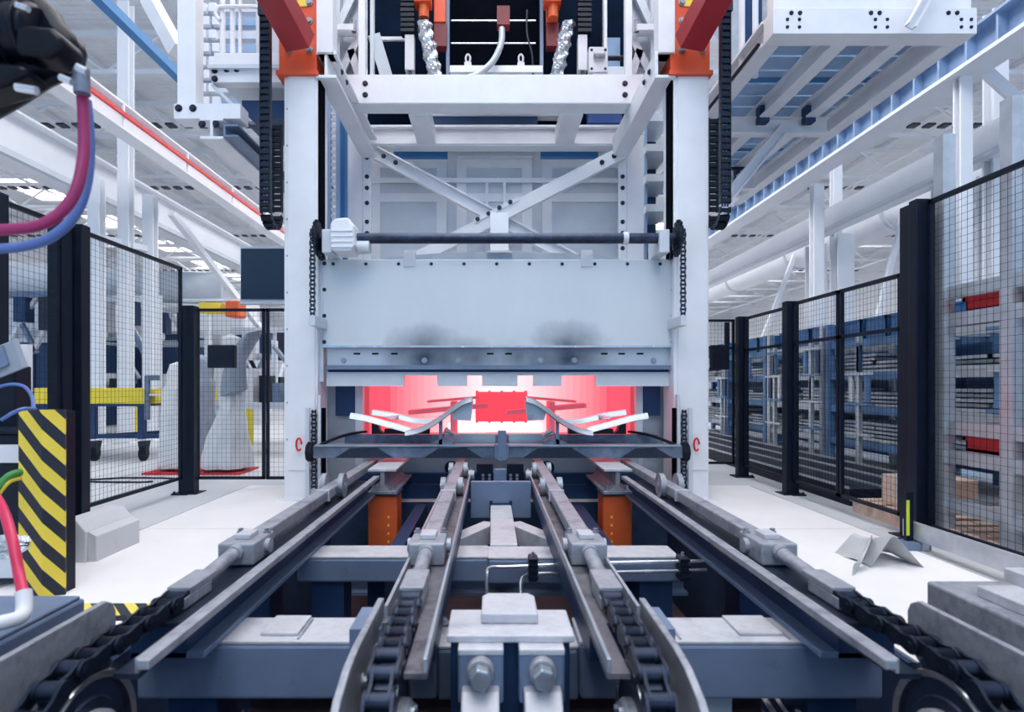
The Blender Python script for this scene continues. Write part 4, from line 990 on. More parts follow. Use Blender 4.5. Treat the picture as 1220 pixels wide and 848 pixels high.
# operator panel behind the cabinet top
op = thing('operator_panel', 'grey tilted operator panel on a dark console at the left edge', 'control panel', P(10, 480, 3.6))
MB().box(X(-20, 3.6), X(26, 3.6), 3.55, 3.68, 0.0, Z(436, 3.6)).build('console', 'navy_black', op, bevel=0.01)
MB().obox(P(10, 427, 3.5), (0.075, 0, 0.03), (0.0, 0.02, 0.005), (-0.03, 0, 0.085)).build('panel', 'cloth_grey', op, bevel=0.006)
MB().obox(P(1, 425, 3.48), (0.035, 0, 0.015), (0.0, 0.02, 0.005), (-0.02, 0, 0.06)).build('bezel', 'frame_shade_blue', op, bevel=0.005)
MB().box(X(22, 3.7), X(33, 3.7), 3.7, 3.74, 0.885, Z(410, 3.7)).build('white_post', 'white_paint', op)
MB().tube(spline([P(-5, 462, 3.4), P(12, 458, 3.4), P(28, 460, 3.4), P(38, 472, 3.4), P(40, 488, 3.35)], 6), 0.01, 8).build('cable', 'hose_blue', label='pale cable arching beside the yellow bench at the left', cat='cable', smooth=True, loc=P(20, 462, 3.4))

# kerb block
kb = thing('concrete_block', 'pale concrete kerb block with a sloped edge, right of the striped post', 'block', (-2.58, 3.8, 0))
MB().prism([(X(78, 3.75), 0.0), (X(106, 3.75), 0.0), (X(106, 3.75), 0.20), (X(95, 3.75), 0.27), (X(78, 3.75), 0.28)], 'y', 3.72, 4.2).build('block', 'concrete_grey', kb, bevel=0.006)
MB().prism([(X(106, 3.75), 0.0), (X(116, 3.75), 0.0), (X(116, 3.75), 0.17), (X(106, 3.75), 0.20)], 'y', 3.74, 4.2).build('end_piece', 'concrete_grey', kb, bevel=0.004)
ft = MB().box(X(84, 3.0), -1.62, 2.86, 3.02, 0.008, 0.011)
ft.build('floor_tape', 'hazard_floor', label='yellow and black hazard tape on the white floor by the pit edge', cat='tape', loc=(-1.9, 2.9, 0.008))
MB().box(-2.1, -1.60, 2.80, 2.86, 0.008, 0.011).build('floor_tape', 'navy_black', label='dark strip on the floor in front of the hazard tape', cat='tape', loc=(-1.8, 2.8, 0.008))

# ------------------------------------------------------------------ robot tool at the upper left with its hoses
rt = thing('robot_tool', 'dark robot wrist and gripper hanging into the upper left corner', 'robot', P(40, 60, 1.8))
RY_ = 1.8
out = [(-60, 150), (-60, -12), (48, -12), (62, 8), (78, 22), (88, 40), (103, 54), (107, 66), (104, 80), (92, 92), (84, 97), (62, 107), (36, 124), (12, 138), (-10, 150)]
MB().prism([(X(u, RY_), Z(v, RY_)) for u, v in out], 'y', RY_ - 0.07, RY_ + 0.01).build('housing', 'robot_black', rt, bevel=0.025, smooth=True)
MB().cyl(P(-40, 42, 1.74), P(52, 42, 1.74), 0.085, 28).build('wrist_drum', 'robot_black', rt, bevel=0.015, smooth=True)
for px in (-8, 14, 36): MB().cyl(P(px, 42, 1.74), P(px + 6, 42, 1.74), 0.093, 28).build('drum_ring', 'robot_black', rt, bevel=0.004, smooth=True)
MB().prism([(X(u, 1.74), Z(v, 1.74)) for u, v in [(40, 46), (84, 50), (98, 62), (96, 76), (80, 86), (44, 82)]], 'y', 1.66, 1.76).build('tool_flange', 'robot_black', rt, bevel=0.015, smooth=True)
MB().prism([(X(u, 1.74), Z(v, 1.74)) for u, v in [(-20, 90), (50, 92), (60, 102), (34, 116), (-20, 132)]], 'y', 1.66, 1.76).build('gripper_jaw', 'robot_black', rt, bevel=0.015, smooth=True)
for a, b, r in (((20, 104), (44, 108), 0.016), ((72, 92), (86, 98), 0.013), ((92, 80), (104, 86), 0.014), ((20, 6), (34, 11), 0.012)):
    MB().cyl(P(*a, 1.645), P(*b, 1.645), r * 0.75, 12).build('pin', 'bright_steel', rt, smooth=True)
MB().cyl(P(97, 84, 1.73), P(98, 112, 1.73), 0.022, 14).build('hose_socket', 'carrier_steel', rt, smooth=True)
pts = spline([P(98, 110, 1.75), P(100, 150, 1.75), P(99, 190, 1.74), P(90, 228, 1.72), P(70, 255, 1.7), P(40, 270, 1.68), P(-20, 275, 1.65)], 10)
MB().tube(pts, 0.016, 14).build('air_hose', 'hose_purple', label='purple hose looping down from the robot tool', cat='hose', smooth=True, loc=P(100, 110, 1.75))
pts = spline([P(103, 120, 1.85), P(107, 170, 1.85), P(103, 220, 1.84), P(88, 258, 1.82), P(60, 283, 1.8), P(25, 294, 1.78), P(-20, 297, 1.75)], 10)
MB().tube(pts, 0.015, 14).build('air_hose', 'hose_blue', label='blue hose looping behind the purple hose', cat='hose', smooth=True, loc=P(103, 120, 1.85))

# ------------------------------------------------------------------ safety fences
def fence_panel(root, a, b, z0, z1, fr=0.03, sp=0.05, mid=None, wire=0.0018):
    a, b = Vector((*a, 0)), Vector((*b, 0)); d = (b - a); L = d.length; d.normalize(); up = Vector((0, 0, 1)); nr = d.cross(up)
    f = MB()
    for zz in (z0 + fr / 2, z1 - fr / 2): f.beam(a + up * zz, b + up * zz, fr, fr)
    for q in (a + d * fr / 2, b - d * fr / 2): f.beam(q + up * z0, q + up * z1, fr, fr)
    if mid: f.beam(a + up * mid, b + up * mid, fr, fr)
    f = f.build('panel_frame', 'navy_black', root)
    w = MB(); n = int((L - 2 * fr) / sp)
    for k in range(1, n + 1): q = a + d * (fr + k * (L - 2 * fr) / (n + 1)); w.beam(q + up * (z0 + fr), q + up * (z1 - fr), wire, wire)
    n = int((z1 - z0 - 2 * fr) / sp)
    for k in range(1, n + 1):
        zz = z0 + fr + k * (z1 - z0 - 2 * fr) / (n + 1); w.beam(a + up * zz + nr * wire, b + up * zz + nr * wire, wire, wire)
    w.build('wire_mesh', 'navy_black', f, kind='stuff')
    return f
def post(root, x, y, z1, w=0.1, d_=0.1):
    p = MB().box(x - w / 2, x + w / 2, y - d_ / 2, y + d_ / 2, 0, z1).build('post', 'navy_black', root, bevel=0.006)
    MB().box(x - w / 2 - 0.05, x + w / 2 + 0.05, y - d_ / 2 - 0.05, y + d_ / 2 + 0.05, 0, 0.014).build('foot_plate', 'navy_black', p)
    for q in (-1, 1): bolt(p, (x + q * (w / 2 + 0.03), y - d_ / 2 - 0.02, 0.014), (0, 0, 1), 0.012, 0.02, 'dark_bolt')
    return p
FL, FR = -3.19, 3.10
f = thing('safety_fence', 'tall dark mesh safety fence along the left side', 'fence', (FL, 5, 0))
post(f, FL, 3.74, 2.36, 0.14, 0.12); post(f, FL - 0.03, 4.38, 2.36, 0.12, 0.10); post(f, FL + 0.02, 4.52, 2.36, 0.10, 0.10)
fence_panel(f, (FL, 3.82), (FL, 4.32), 0.165, 2.34); fence_panel(f, (FL, 4.6), (FL, 6.03), 0.165, 2.34)
f = thing('safety_fence', 'low dark mesh fence facing the viewer, left of the gantry', 'fence', (-2.7, 6.2, 0))
post(f, X(225, 6.15), 6.15, 1.96, 0.16, 0.12)
fence_panel(f, (X(234, 6.2), 6.2), (X(316, 6.2), 6.2), 0.14, 1.94); fence_panel(f, (X(317.5, 6.2), 6.2), (X(352, 6.2), 6.2), 0.14, 1.94)
bx = thing('switch_box', 'small dark box hung on the fence left of the gantry', 'box', P(263, 438, 6.12))
MB().box(X(248, 6.1), X(280, 6.1), 6.08, 6.15, Z(438, 6.1), Z(411, 6.1)).build('housing', 'navy_black', bx, bevel=0.006)
MB().box(X(249, 6.1), X(279, 6.1), 6.072, 6.08, Z(437, 6.1), Z(412, 6.1)).build('lid', 'black_plastic', bx, bevel=0.004)
f = thing('safety_fence', 'tall dark mesh fence bay at the right edge', 'fence', (FR, 3.5, 0))
post(f, FR + 0.03, 4.36, 2.46, 0.13, 0.12); post(f, FR - 0.03, 4.22, 2.46, 0.10, 0.08)
fence_panel(f, (FR, 2.6), (FR, 4.16), 0.12, 2.44)
f = thing('safety_fence', 'long dark mesh fence receding along the right side', 'fence', (FR, 6, 0))
post(f, FR, 6.1, 2.0, 0.13, 0.10); post(f, FR, 7.28, 1.98, 0.13, 0.10)
fence_panel(f, (FR, 4.44), (FR, 5.22), 0.14, 1.98, mid=1.56); fence_panel(f, (FR, 5.24), (FR, 6.03), 0.14, 1.98, mid=1.56)
fence_panel(f, (FR, 6.16), (FR, 7.2), 0.14, 1.96, mid=1.56)
fence_panel(f, (X(875, 7.4), 7.4), (X(840, 7.4), 7.4), 0.14, 1.96, mid=1.6)
bx = thing('switch_box', 'small dark box with a stub antenna behind the right gantry column', 'box', P(860, 440, 7.2))
MB().box(X(848, 7.3), X(868, 7.3), 7.27, 7.38, Z(440, 7.3), Z(411, 7.3)).build('housing', 'navy_black', bx, bevel=0.006)
MB().box(X(864, 7.3), X(869, 7.3), 7.29, 7.33, Z(411, 7.3), Z(384, 7.3)).build('antenna', 'navy_black', bx)

# guide bar, reflective stake and curled scrap on the right floor
gbr = thing('guide_bar', 'flat galvanised bar on short stubs along the floor, lower right', 'bar', (2.9, 3.5, 0))
MB().box(2.90, 2.93, 2.2, 4.15, 0.07, 0.19).build('bar', 'galvanised', gbr, bevel=0.004)
for yy in (2.4, 3.2, 4.0): MB().box(2.915, 2.955, yy - 0.03, yy + 0.03, 0, 0.15).build('stub', 'galvanised', gbr)
MB().box(2.62, 2.98, 3.98, 4.10, 0.008, 0.06).build('end_plate', 'frame_shade_blue', gbr, bevel=0.004)
sk = thing('marker_stake', 'thin dark stake with a lime reflective strip by the tall right fence post', 'stake', P(1083, 632, 4.05))
MB().box(X(1079, 4.05), X(1087, 4.05), 4.04, 4.07, 0.06, Z(586, 4.05)).build('stake', 'navy_black', sk)
MB().box(X(1081, 4.03), X(1084, 4.03), 4.032, 4.04, 0.1, Z(596, 4.03)).build('reflector', 'reflective_tape', sk)
sc = thing('scrap_sheet', 'curled grey scrap sheet lying on the white floor, right', 'scrap', (2.3, 3.6, 0.008))
def sheet1(u, v):
    a = P(1016 + 34 * u, 688 - 30 * u ** 1.5, 3.45 + 0.1 * u); return (a[0] + 0.10 * v, a[1] + 0.14 * v + 0.1 * u, 0.012 + 0.16 * u ** 1.6 * (1 - 0.5 * v) + 0.05 * math.sin(math.pi * v))
MB().grid(sheet1, 12, 6, 0.004).build('curl', 'scrap_grey', sc, smooth=True)
def sheet2(u, v):
    x = X(1040, 3.6) + u * 0.34 - v * 0.05; z = (0.20 - 0.06 * v) * (1 - abs(u - 0.4) / (0.62 if u > 0.4 else 0.42)) 
    return (x, 3.62 + v * 0.32, max(0.012, z) + 0.015 * math.sin(4 * u + 5 * v))
MB().grid(sheet2, 14, 6, 0.004).build('folded_flap', 'scrap_grey', sc)

# drive unit on the right foreground
gr = thing('gear_housing', 'pale grey bearing housing beside the outer right guard plate', 'machine', (2.0, 2.1, 0))
MB().box(X(1108, 2.3), 2.3, 1.75, 2.32, 0, 0.36).build('base_block', 'worn_steel', gr, bevel=0.01)
MB().box(X(1150, 2.2), 2.3, 1.70, 2.15, 0.36, 0.40).build('top_plate', 'frame_lit_top', gr, bevel=0.005)
MB().box(X(1195, 2.2), 2.35, 1.75, 2.2, 0.40, 0.45).build('upper_plate', 'frame_lit_top', gr, bevel=0.005)
MB().box(1.70, 1.98, 1.45, 1.75, 0, 0.31).build('bearing_block', 'worn_steel', gr, bevel=0.012)
MB().lathe([(0, -0.03), (0.05, -0.03), (0.07, -0.02), (0.075, 0.0), (0.075, 0.06), (0, 0.06)], (1.74, 1.45, 0.22), 'y', 32).build('bearing_cap', 'bright_steel', gr, smooth=True)

# ------------------------------------------------------------------ energy chains beside the gantry columns
def energy_chain(xc, yf, yb, ztop, zbot, label):
    t = thing('energy_chain', label, 'cable chain', (xc, yf, zbot))
    mb = MB(); w, h, p = 0.10, 0.05, 0.062
    for s_ in (-1, 1): mb.box(s_ * w / 2, s_ * (w / 2 - 0.012), -h / 2, h / 2, -p * 0.47, p * 0.47)
    mb.box(-w / 2 + 0.012, w / 2 - 0.012, -h / 2, -h / 2 + 0.012, -p * 0.30, p * 0.30); mb.box(-w / 2 + 0.012, w / 2 - 0.012, h / 2 - 0.012, h / 2, -p * 0.30, p * 0.30)
    src = mb.build('link', 'black_plastic'); me = src.data; bpy.data.objects.remove(src)
    R = (yb - yf) / 2; ym = (yf + yb) / 2; zb = zbot + R
    path = []; z = ztop
    while z > zb: path.append((yf, z, 0.0)); z -= p
    n = int(math.pi * R / p)
    for k in range(n): a = math.pi * (k + 0.5) / n; path.append((ym - R * math.cos(a), zb - R * math.sin(a), a))
    z = zb
    while z < ztop - 0.9: z += p; path.append((yb, z, math.pi))
    for y, z, a in path:
        o = bpy.data.objects.new('link', me); col.objects.link(o); o.parent = t
        o.location = Vector((xc, y, z)) - Vector((xc, yf, zbot)); o.rotation_euler = (a, 0, 0)
    MB().box(xc - 0.06, xc + 0.06, yf - 0.04, yf + 0.04, ztop + 0.03, ztop + 0.14).build('end_bracket', 'dark_bolt', t)
    cbls = MB()
    for q in (-0.025, 0.0, 0.025): cbls.cyl((xc + q, yf, zb), (xc + q, yf, ztop), 0.009, 6)
    cbls.build('cables', 'deep_blue_paint', t, kind='stuff')
energy_chain(-2.125, 5.52, 5.82, 4.56, 2.66, 'black energy chain looping down beside the left gantry column')
energy_chain(2.19, 5.52, 5.82, 4.60, 2.66, 'black energy chain looping down beside the right gantry column')

# ------------------------------------------------------------------ machinery above the furnace (dark upper zone)
um = thing('transfer_head', 'dark transfer machinery with orange cylinders above the front cross beam', 'machine', (CX, 7.4, 4.7))
UY = 7.4
U = lambda px: X(px, UY)
V = lambda py: Z(py, UY)
MB().box(U(535), U(645), UY + 0.35, UY + 0.45, V(98), V(-60)).build('cavity_shade_sheet', 'void_black', um)  # black sheet stands in for the shade inside the cavity
MB().box(U(443), U(535), UY + 0.6, UY + 0.66, V(98), V(-60)).build('cavity_shade_panel', 'cavity_navy', um)  # navy sheets carry the dimmer sides of the cavity in their colour
MB().box(U(645), U(724), UY + 0.5, UY + 0.56, V(98), V(-60)).build('cavity_shade_panel', 'cavity_navy', um)
for a, b, m_ in ((530, 534, 'frame_shade_blue'), (645, 649, 'frame_shade_blue'), (437, 441, 'white_paint'), (723, 727, 'white_paint')):
    MB().box(U(a), U(b), UY + 0.2, UY + 0.3, V(98), V(-60)).build('edge_post', m_, um)
for py in (10, 38): MB().cyl((U(536), UY + 0.25, V(py)), (U(640), UY + 0.25, V(py)), 0.012, 10).build('round_bar', 'bright_steel', um, smooth=True)
MB().box(U(441), U(478), UY + 0.4, UY + 0.44, V(25), V(21)).build('ledge', 'white_paint', um)
MB().box(U(537), U(645), UY - 0.2, UY + 0.1, V(96), V(88)).build('front_ledge', 'white_paint', um, bevel=0.005)
for px, s_ in ((514, 1), (668, -1)):
    # orange cylinders, foil-wrapped hose and pale strut, mirrored
    MB().box(U(px - 20), U(px + 0), UY - 0.1, UY + 0.1, V(7), V(-40)).build('orange_block', 'orange_red', um, bevel=0.008)
    MB().cyl((U(px - 9), UY, V(22)), (U(px - 9), UY, V(5)), 0.065, 18).build('orange_cylinder', 'orange_paint', um, smooth=True)
    MB().box(U(px + s_ * 9 - 7), U(px + s_ * 9 + 7), UY + 0.1, UY + 0.25, V(20), V(-40)).build('orange_plate', 'orange_red', um, bevel=0.006)
    MB().box(U(px + s_ * 9 - 7), U(px + s_ * 9 + 8), UY + 0.12, UY + 0.26, V(48), V(20)).build('dark_block', 'dark_red', um)
    a, b = Vector((U(px - s_ * 9), UY, V(28))), Vector((U(px + s_ * 6), UY + 0.1, V(96)))
    def wrap(u, v, a=a, b=b):
        p = a.lerp(b, v); t = 2 * math.pi * u; r = 0.085 + 0.012 * math.sin(38 * v + 2 * t) + 0.01 * math.sin(5 * t + 20 * v)
        return (p.x + r * math.cos(t), p.y + r * math.sin(t), p.z + 0.02 * math.cos(t))
    MB().grid(wrap, 18, 40).build('foil_hose', 'foil', um)
    MB().box(U(px - s_ * 26 - 5.5), U(px - s_ * 26 + 5.5), UY - 0.02, UY + 0.1, V(84), V(42)).build('pale_strut', 'pale_fitting', um, bevel=0.006)
    MB().box(U(px - s_ * 26 - 2), U(px - s_ * 26 + 2), UY, UY + 0.06, V(96), V(84)).build('strut_foot', 'dark_bolt', um)
    mb = MB()
    for k in range(12): mb.box(U(px - s_ * 28 - 8), U(px - s_ * 28 + 8), UY - 0.05, UY + 0.1, V(40 - 6 * k), V(36 - 6 * k))
    mb.build('bellows', 'black_plastic', um)
# pale angled brace on the left, perforated plate on the right
MB().beam((U(440), UY + 0.3, V(25)), (U(462), UY + 0.3, V(98)), 0.05, 0.16).build('angled_plate', 'pale_grey_paint', um)
MB().box(U(729), U(745), UY + 0.3, UY + 0.34, V(98), V(28)).build('perforated_plate', 'blue_grey_shade', um)
vb = MB().box(U(700), U(722), UY - 0.12, UY + 0.02, V(92), V(62)).build('valve_block', 'pale_fitting', um, bevel=0.01)
MB().cyl((U(705), UY - 0.16, V(74)), (U(718), UY - 0.16, V(74)), 0.035, 14).build('knob', 'worn_steel', vb, smooth=True)
for a, b in ((703, 66), (719, 66), (703, 88), (719, 88)): bolt(vb, (U(a), UY - 0.12, V(b)), (0, -1, 0), 0.012, 0.012, 'dark_bolt')
MB().cyl((U(722), UY - 0.05, V(72)), (U(766), UY - 0.05, V(72)), 0.03, 14).build('rod', 'navy_black', um, smooth=True)
MB().box(U(704), U(766), UY - 0.1, UY + 0.1, V(96), V(84)).build('side_ledge', 'pale_grey_paint', um, bevel=0.01)
for px in (558, 620):
    lg = MB().box(U(px - 4), U(px + 4), UY - 0.16, UY - 0.08, V(88), V(82)).build('lug_base', 'pale_fitting', um)
    MB().tube([(U(px) + 0.028 * math.cos(t), UY - 0.12, V(76) + 0.05 * math.sin(t)) for t in [i * math.pi / 8 for i in range(17)]], 0.012, 8).build('eye', 'pale_fitting', lg, smooth=True)
pts = spline([P(598, 34, 7.2), P(597, 52, 7.15), P(588, 72, 7.1), P(572, 87, 7.05), P(558, 93, 7.0)], 8)
MB().tube(pts, 0.038, 14).build('grey_hose', 'hose_grey', label='grey corrugated hose curving down onto the front cross beam', cat='hose', smooth=True, loc=P(598, 34, 7.2))
MB().box(U(592), U(607), UY - 0.12, UY + 0.02, V(36), V(14)).build('red_box', 'dark_red', um)
MB().tube(spline([P(628, 12, 7.5), P(628, 40, 7.4), P(634, 66, 7.3), P(635, 94, 7.2)], 6), 0.012, 8).build('power_cable', 'black_plastic', label='thin black cable hanging in the dark cavity above the furnace', cat='cable', smooth=True, loc=P(628, 12, 7.5))
# clutter between the two cross beams
for a, b, c, d_, m_, lb in ((515, 665, 130, 140, 'white_paint', 'long white beam'), (515, 640, 141, 150, 'deep_blue_paint', 'dark blue duct'), (700, 740, 128, 148, 'hose_blue', 'violet blue panel')):
    MB().box(X(a, 8.1), X(b, 8.1), 8.05, 8.2, Z(d_, 8.1), Z(c, 8.1)).build({'w': 'beam', 'd': 'duct', 'h': 'panel'}[m_[0]] , m_, label=lb + ' behind the gap between the two cross beams', cat={'w': 'beam', 'd': 'duct', 'h': 'panel'}[m_[0]], loc=(X(a, 8.1), 8.1, Z(d_, 8.1)))
# side masts in the gaps between column and rear post
lm = thing('cable_ladder', 'blue perforated cable ladder between the left column and rear post', 'cable ladder', (X(400, 7.3), 7.3, 0))
for px in (392, 402): MB().box(X(px, 7.3) - 0.02, X(px, 7.3) + 0.02, 7.3, 7.36, 0, 4.9).build('stile', 'blue_grey_shade', lm)
rg = MB()
for k in range(60): rg.box(X(392, 7.3), X(402, 7.3), 7.31, 7.33, 0.1 + 0.08 * k, 0.135 + 0.08 * k)
rg.build('rungs', 'pale_grey_paint', lm, kind='stuff')
MB().box(X(402, 7.5), X(412, 7.5), 7.45, 7.6, 0, 4.6).build('mast', 'blue_line', label='flat blue mast behind the cable ladder, left of the rear post', cat='mast', loc=(X(407, 7.5), 7.5, 0))
rm = thing('shelf_tower', 'blue-shadowed tower of shelves between rear post and right column', 'shelf', (X(785, 8.3), 8.3, 0))  # shadow's blue is put into the colour of back and side
for k in range(7): MB().box(X(768, 8.3), X(797, 8.3), 8.2, 8.9, 2.3 + 0.42 * k, 2.4 + 0.42 * k).build('shelf', 'pale_grey_paint', rm)
MB().box(X(766, 8.3), X(796, 8.3), 8.92, 8.98, 0, 5.2).build('back', 'deep_blue_paint', rm)
MB().box(X(766, 8.4), X(769, 8.4), 8.3, 8.9, 0, 5.2).build('side', 'blue_grey_shade', rm)

# ------------------------------------------------------------------ upper left platform
pl = thing('service_platform', 'white steel service platform with railing at the upper left of the gantry', 'platform', P(290, 100, 6.0))
PYL = 5.9
A = lambda px: X(px, PYL)
B = lambda py: Z(py, PYL)
MB().box(A(252), A(336), PYL, PYL + 0.12, B(98), B(78)).build('edge_beam', 'white_paint', pl, bevel=0.004)
MB().box(A(250), A(337), PYL - 0.05, PYL + 0.9, B(84), B(80)).build('deck_plate', 'pale_grey_paint', pl)
MB().box(A(256), A(337), PYL - 0.02, PYL + 0.1, B(78), B(64)).build('kick_plate', 'white_paint', pl, bevel=0.004)
for px in (263, 275, 284): MB().cyl((A(px), PYL + 0.04, B(70)), (A(px), PYL + 0.04, B(-30)), 0.026 if px != 284 else 0.018, 14).build('rail_post', 'white_paint', pl, smooth=True)
MB().tube(spline([(A(262), PYL + 0.0, B(24)), (A(257), PYL, B(17)), (A(259), PYL, B(10)), (A(266), PYL, B(8)), (A(300), PYL, B(8)), (A(312), PYL, B(9))], 5), 0.02, 10).build('handrail', 'white_paint', pl, smooth=True)
MB().box(A(288), A(318), PYL + 0.35, PYL + 0.4, B(78), B(-30)).build('back_plate', 'pale_grey_paint', pl)
for px in (270, 282): bolt(pl, (A(px), PYL, B(82)), (0, -1, 0), 0.024, 0.02, 'dark_bolt')
for py in (84, 94): bolt(pl, (A(256), PYL, B(py)), (0, -1, 0), 0.022, 0.02, 'dark_bolt')
MB().prism([(A(252), B(98)), (A(300), B(143)), (A(294), B(143)), (A(249), B(100))], 'y', PYL + 0.02, PYL + 0.1).build('knee_plate', 'pale_grey_paint', pl)
MB().box(A(278), A(338), PYL + 0.2, PYL + 0.9, B(130), B(108)).build('underside_box', 'blue_shade_steel', pl)
hc = thing('hanger_column', 'white square hanger column with a foot beam, upper left', 'column', P(222, 140, 5.6))
MB().box(X(211, 5.6), X(233, 5.6), 5.6, 5.76, Z(128, 5.6), 7.2).build('shaft', 'white_paint', hc, bevel=0.006)
MB().box(X(209, 5.6), X(288, 5.6), 5.57, 5.76, Z(143, 5.6), Z(125, 5.6)).build('foot_beam', 'white_paint', hc, bevel=0.005)
for px in (213, 230): bolt(hc, (X(px, 5.57), 5.57, Z(129, 5.57)), (0, -1, 0), 0.024, 0.02, 'dark_bolt')
for px in (241, 257): bolt(hc, (X(px, 5.57), 5.57, Z(148, 5.57)), (0, -1, 0), 0.024, 0.02, 'dark_bolt')
lb = thing('longitudinal_beam', 'white beam running back below the left platform towards the column', 'beam', (-2.8, 5.6, 3.5))
zb_ = Z(150, 5.5)
MB().beam((X(249, 5.5), 5.55, zb_), (X(249, 5.5), 9.4, zb_), 0.22, 0.2, 'I', 0.025).build('girder', 'white_paint', lb)
MB().beam((X(272, 5.5), 5.55, zb_ - 0.02), (X(272, 5.5), 9.4, zb_ - 0.02), 0.14, 0.12, 'C', 0.02).build('channel', 'frame_shade_blue', lb)
dgb = MB().beam(P(178, 0, 6.4), P(212, 62, 6.2), 0.14, 0.14); dgb.build('knee_brace', 'white_paint', label='white diagonal brace left of the hanger column, top edge', cat='brace', loc=P(195, 30, 6.3))
# ribbed wall behind the platform
rbw = thing('louvre_wall', 'ribbed blue-grey wall section behind the upper left platform', 'wall panel', (X(265, 9.0), 9.0, 5.0))
for k in range(9):
    MB().box(X(232, 9), X(318, 9), 9.0, 9.12, Z(142 - 16 * k, 9), Z(133 - 16 * k, 9)).build('slat', 'blue_grey_shade' if k % 2 else 'pale_grey_paint', rbw)
    for px in (240, 252): MB().box(X(px - 4, 8.9) + 0.05 * (k % 2), X(px + 4, 8.9) + 0.05 * (k % 2), 8.92, 9.0, Z(140 - 16 * k, 8.9), Z(130 - 16 * k, 8.9)).build('clip', 'white_paint', rbw)

# hanging screen
hs = thing('hanging_screen', 'dark display panel in a pale frame hung left of the gantry column', 'screen', P(312, 362, 6.4))
MB().box(X(285, 6.4), X(345, 6.4), 6.42, 6.5, Z(362, 6.4), Z(293, 6.4)).build('frame', 'pale_grey_paint', hs, bevel=0.005)
MB().box(X(287, 6.4), X(343, 6.4), 6.40, 6.42, Z(356, 6.4), Z(296, 6.4)).build('screen', 'screen_dark', hs)
MB().beam(P(340, 330, 6.52), P(362, 330, 6.05), 0.06, 0.08).build('bracket', 'pale_grey_paint', hs)

# ------------------------------------------------------------------ upper right mezzanine
mz = thing('mezzanine', 'white steel mezzanine with ribbed underside at the upper right', 'platform', (3.6, 5.4, 4.38))
MY, dz = 5.43, 3.25; MZ = EYE + dz
x0, x1 = 0.80 * dz, 1.38 * dz
MB().box(x0, x1, MY, MY + 0.2, MZ, MZ + 0.24).build('front_beam', 'white_paint', mz, bevel=0.005)
fs = MB().box(x0 + 0.02, x1 - 0.02, MY + 0.04, MY + 0.16, MZ + 0.24, MZ + 0.42).build('fascia', 'white_paint', mz, bevel=0.004)
for f_ in (0.06, 0.12, 0.5, 0.56, 0.93, 0.98):
    for q in (0.06, 0.13): bolt(mz, (x0 + (x1 - x0) * f_ * 0.98 + 0.02, MY, MZ + q), (0, -1, 0), 0.011, 0.012, 'dark_bolt')
for f_ in (0.11, 0.5, 0.88):
    for q in (-0.04, 0.04): bolt(mz, (x0 + (x1 - x0) * f_ + q, MY, MZ + 0.19), (0, -1, 0), 0.014, 0.015, 'dark_bolt')
for xx, nm in ((x0 + 0.07, 'side_beam'), (x1 - 0.09, 'side_beam')):
    MB().beam((xx, MY + 0.21, MZ + 0.122), (xx, 10.6, MZ + 0.12), 0.16, 0.24, 'I', 0.025).build(nm, 'white_paint', mz)
for f_ in (0.40, 0.70): 
    MB().beam((x0 + (x1 - x0) * f_, MY + 0.2, MZ + 0.13), (x0 + (x1 - x0) * f_, 10.6, MZ + 0.13), 0.15, 0.2, 'I', 0.02).build('joist', 'white_paint', mz)
for k in range(36):
    MB().box(x0 + 0.1, x1 - 0.1, MY + 0.24 + 0.142 * k, MY + 0.365 + 0.142 * k, MZ + 0.235 + 0.01 * (k % 2), MZ + 0.262).build('deck_plank', 'deck_blue' if k % 7 else 'blue_line', mz)
for yy in (7.35, 9.4):
    cbm = MB().beam((x0, yy, MZ - 0.02), (x1 - 0.3, yy, MZ - 0.02), 0.14, 0.2, 'I', 0.02).build('cross_beam', 'white_paint', mz)
    for f_ in (0.36, 0.66): MB().box(x0 + (x1 - x0) * f_, x0 + (x1 - x0) * f_ + 0.12, yy - 0.16, yy - 0.05, MZ - 0.02, MZ + 0.18).build('cleat', 'blue_shade_steel', mz)
MB().beam(P(934, 152, 7.3), P(858, 246, 7.3), 0.12, 0.13, 'I', 0.02).build('diagonal_brace', 'white_paint', mz)
MB().cyl((x0 + 0.35, MY + 0.3, MZ + 0.2), (x0 + 1.3, MY + 0.3, MZ + 0.2), 0.02, 8).build('conduit', 'navy_black', mz, smooth=True)
MB().cyl((X(915, 5.5) - 0.0, 5.7, MZ + 0.05), (X(915, 5.5), 7.2, MZ + 0.05), 0.02, 8).build('conduit', 'navy_black', mz, smooth=True)
MB().cyl((x0 - 0.1, 8.4, MZ - 0.15), (x1 - 0.8, 8.4, MZ - 0.15), 0.025, 8).build('conduit', 'navy_black', mz, smooth=True)
MB().beam((X(1082, 5.35), 5.32, MZ - 0.0), (X(1128, 5.35), 5.32, MZ + 0.62), 0.06, 0.08, 'C', 0.012).build('stair_stringer', 'white_paint', mz)
for px in (884, 900): MB().cyl((X(px, 6.2), 6.2, MZ), (X(px, 6.2), 6.2, MZ + 1.5), 0.03, 10).build('rail_post', 'white_paint', mz, smooth=True)
mg = thing('mesh_locker', 'pale mesh panel standing on the mezzanine beside the right energy chain', 'mesh panel', (X(890, 6.6), 6.6, MZ + 0.3))
MB().box(X(868, 6.6), X(882, 6.6), 6.6, 6.64, MZ + 0.27, MZ + 1.4).build('panel', 'galvanised', mg)
MB().box(X(884, 6.8), X(908, 6.8), 6.8, 6.9, MZ + 0.27, MZ + 1.6).build('sheet', 'blue_shade_steel', mg)

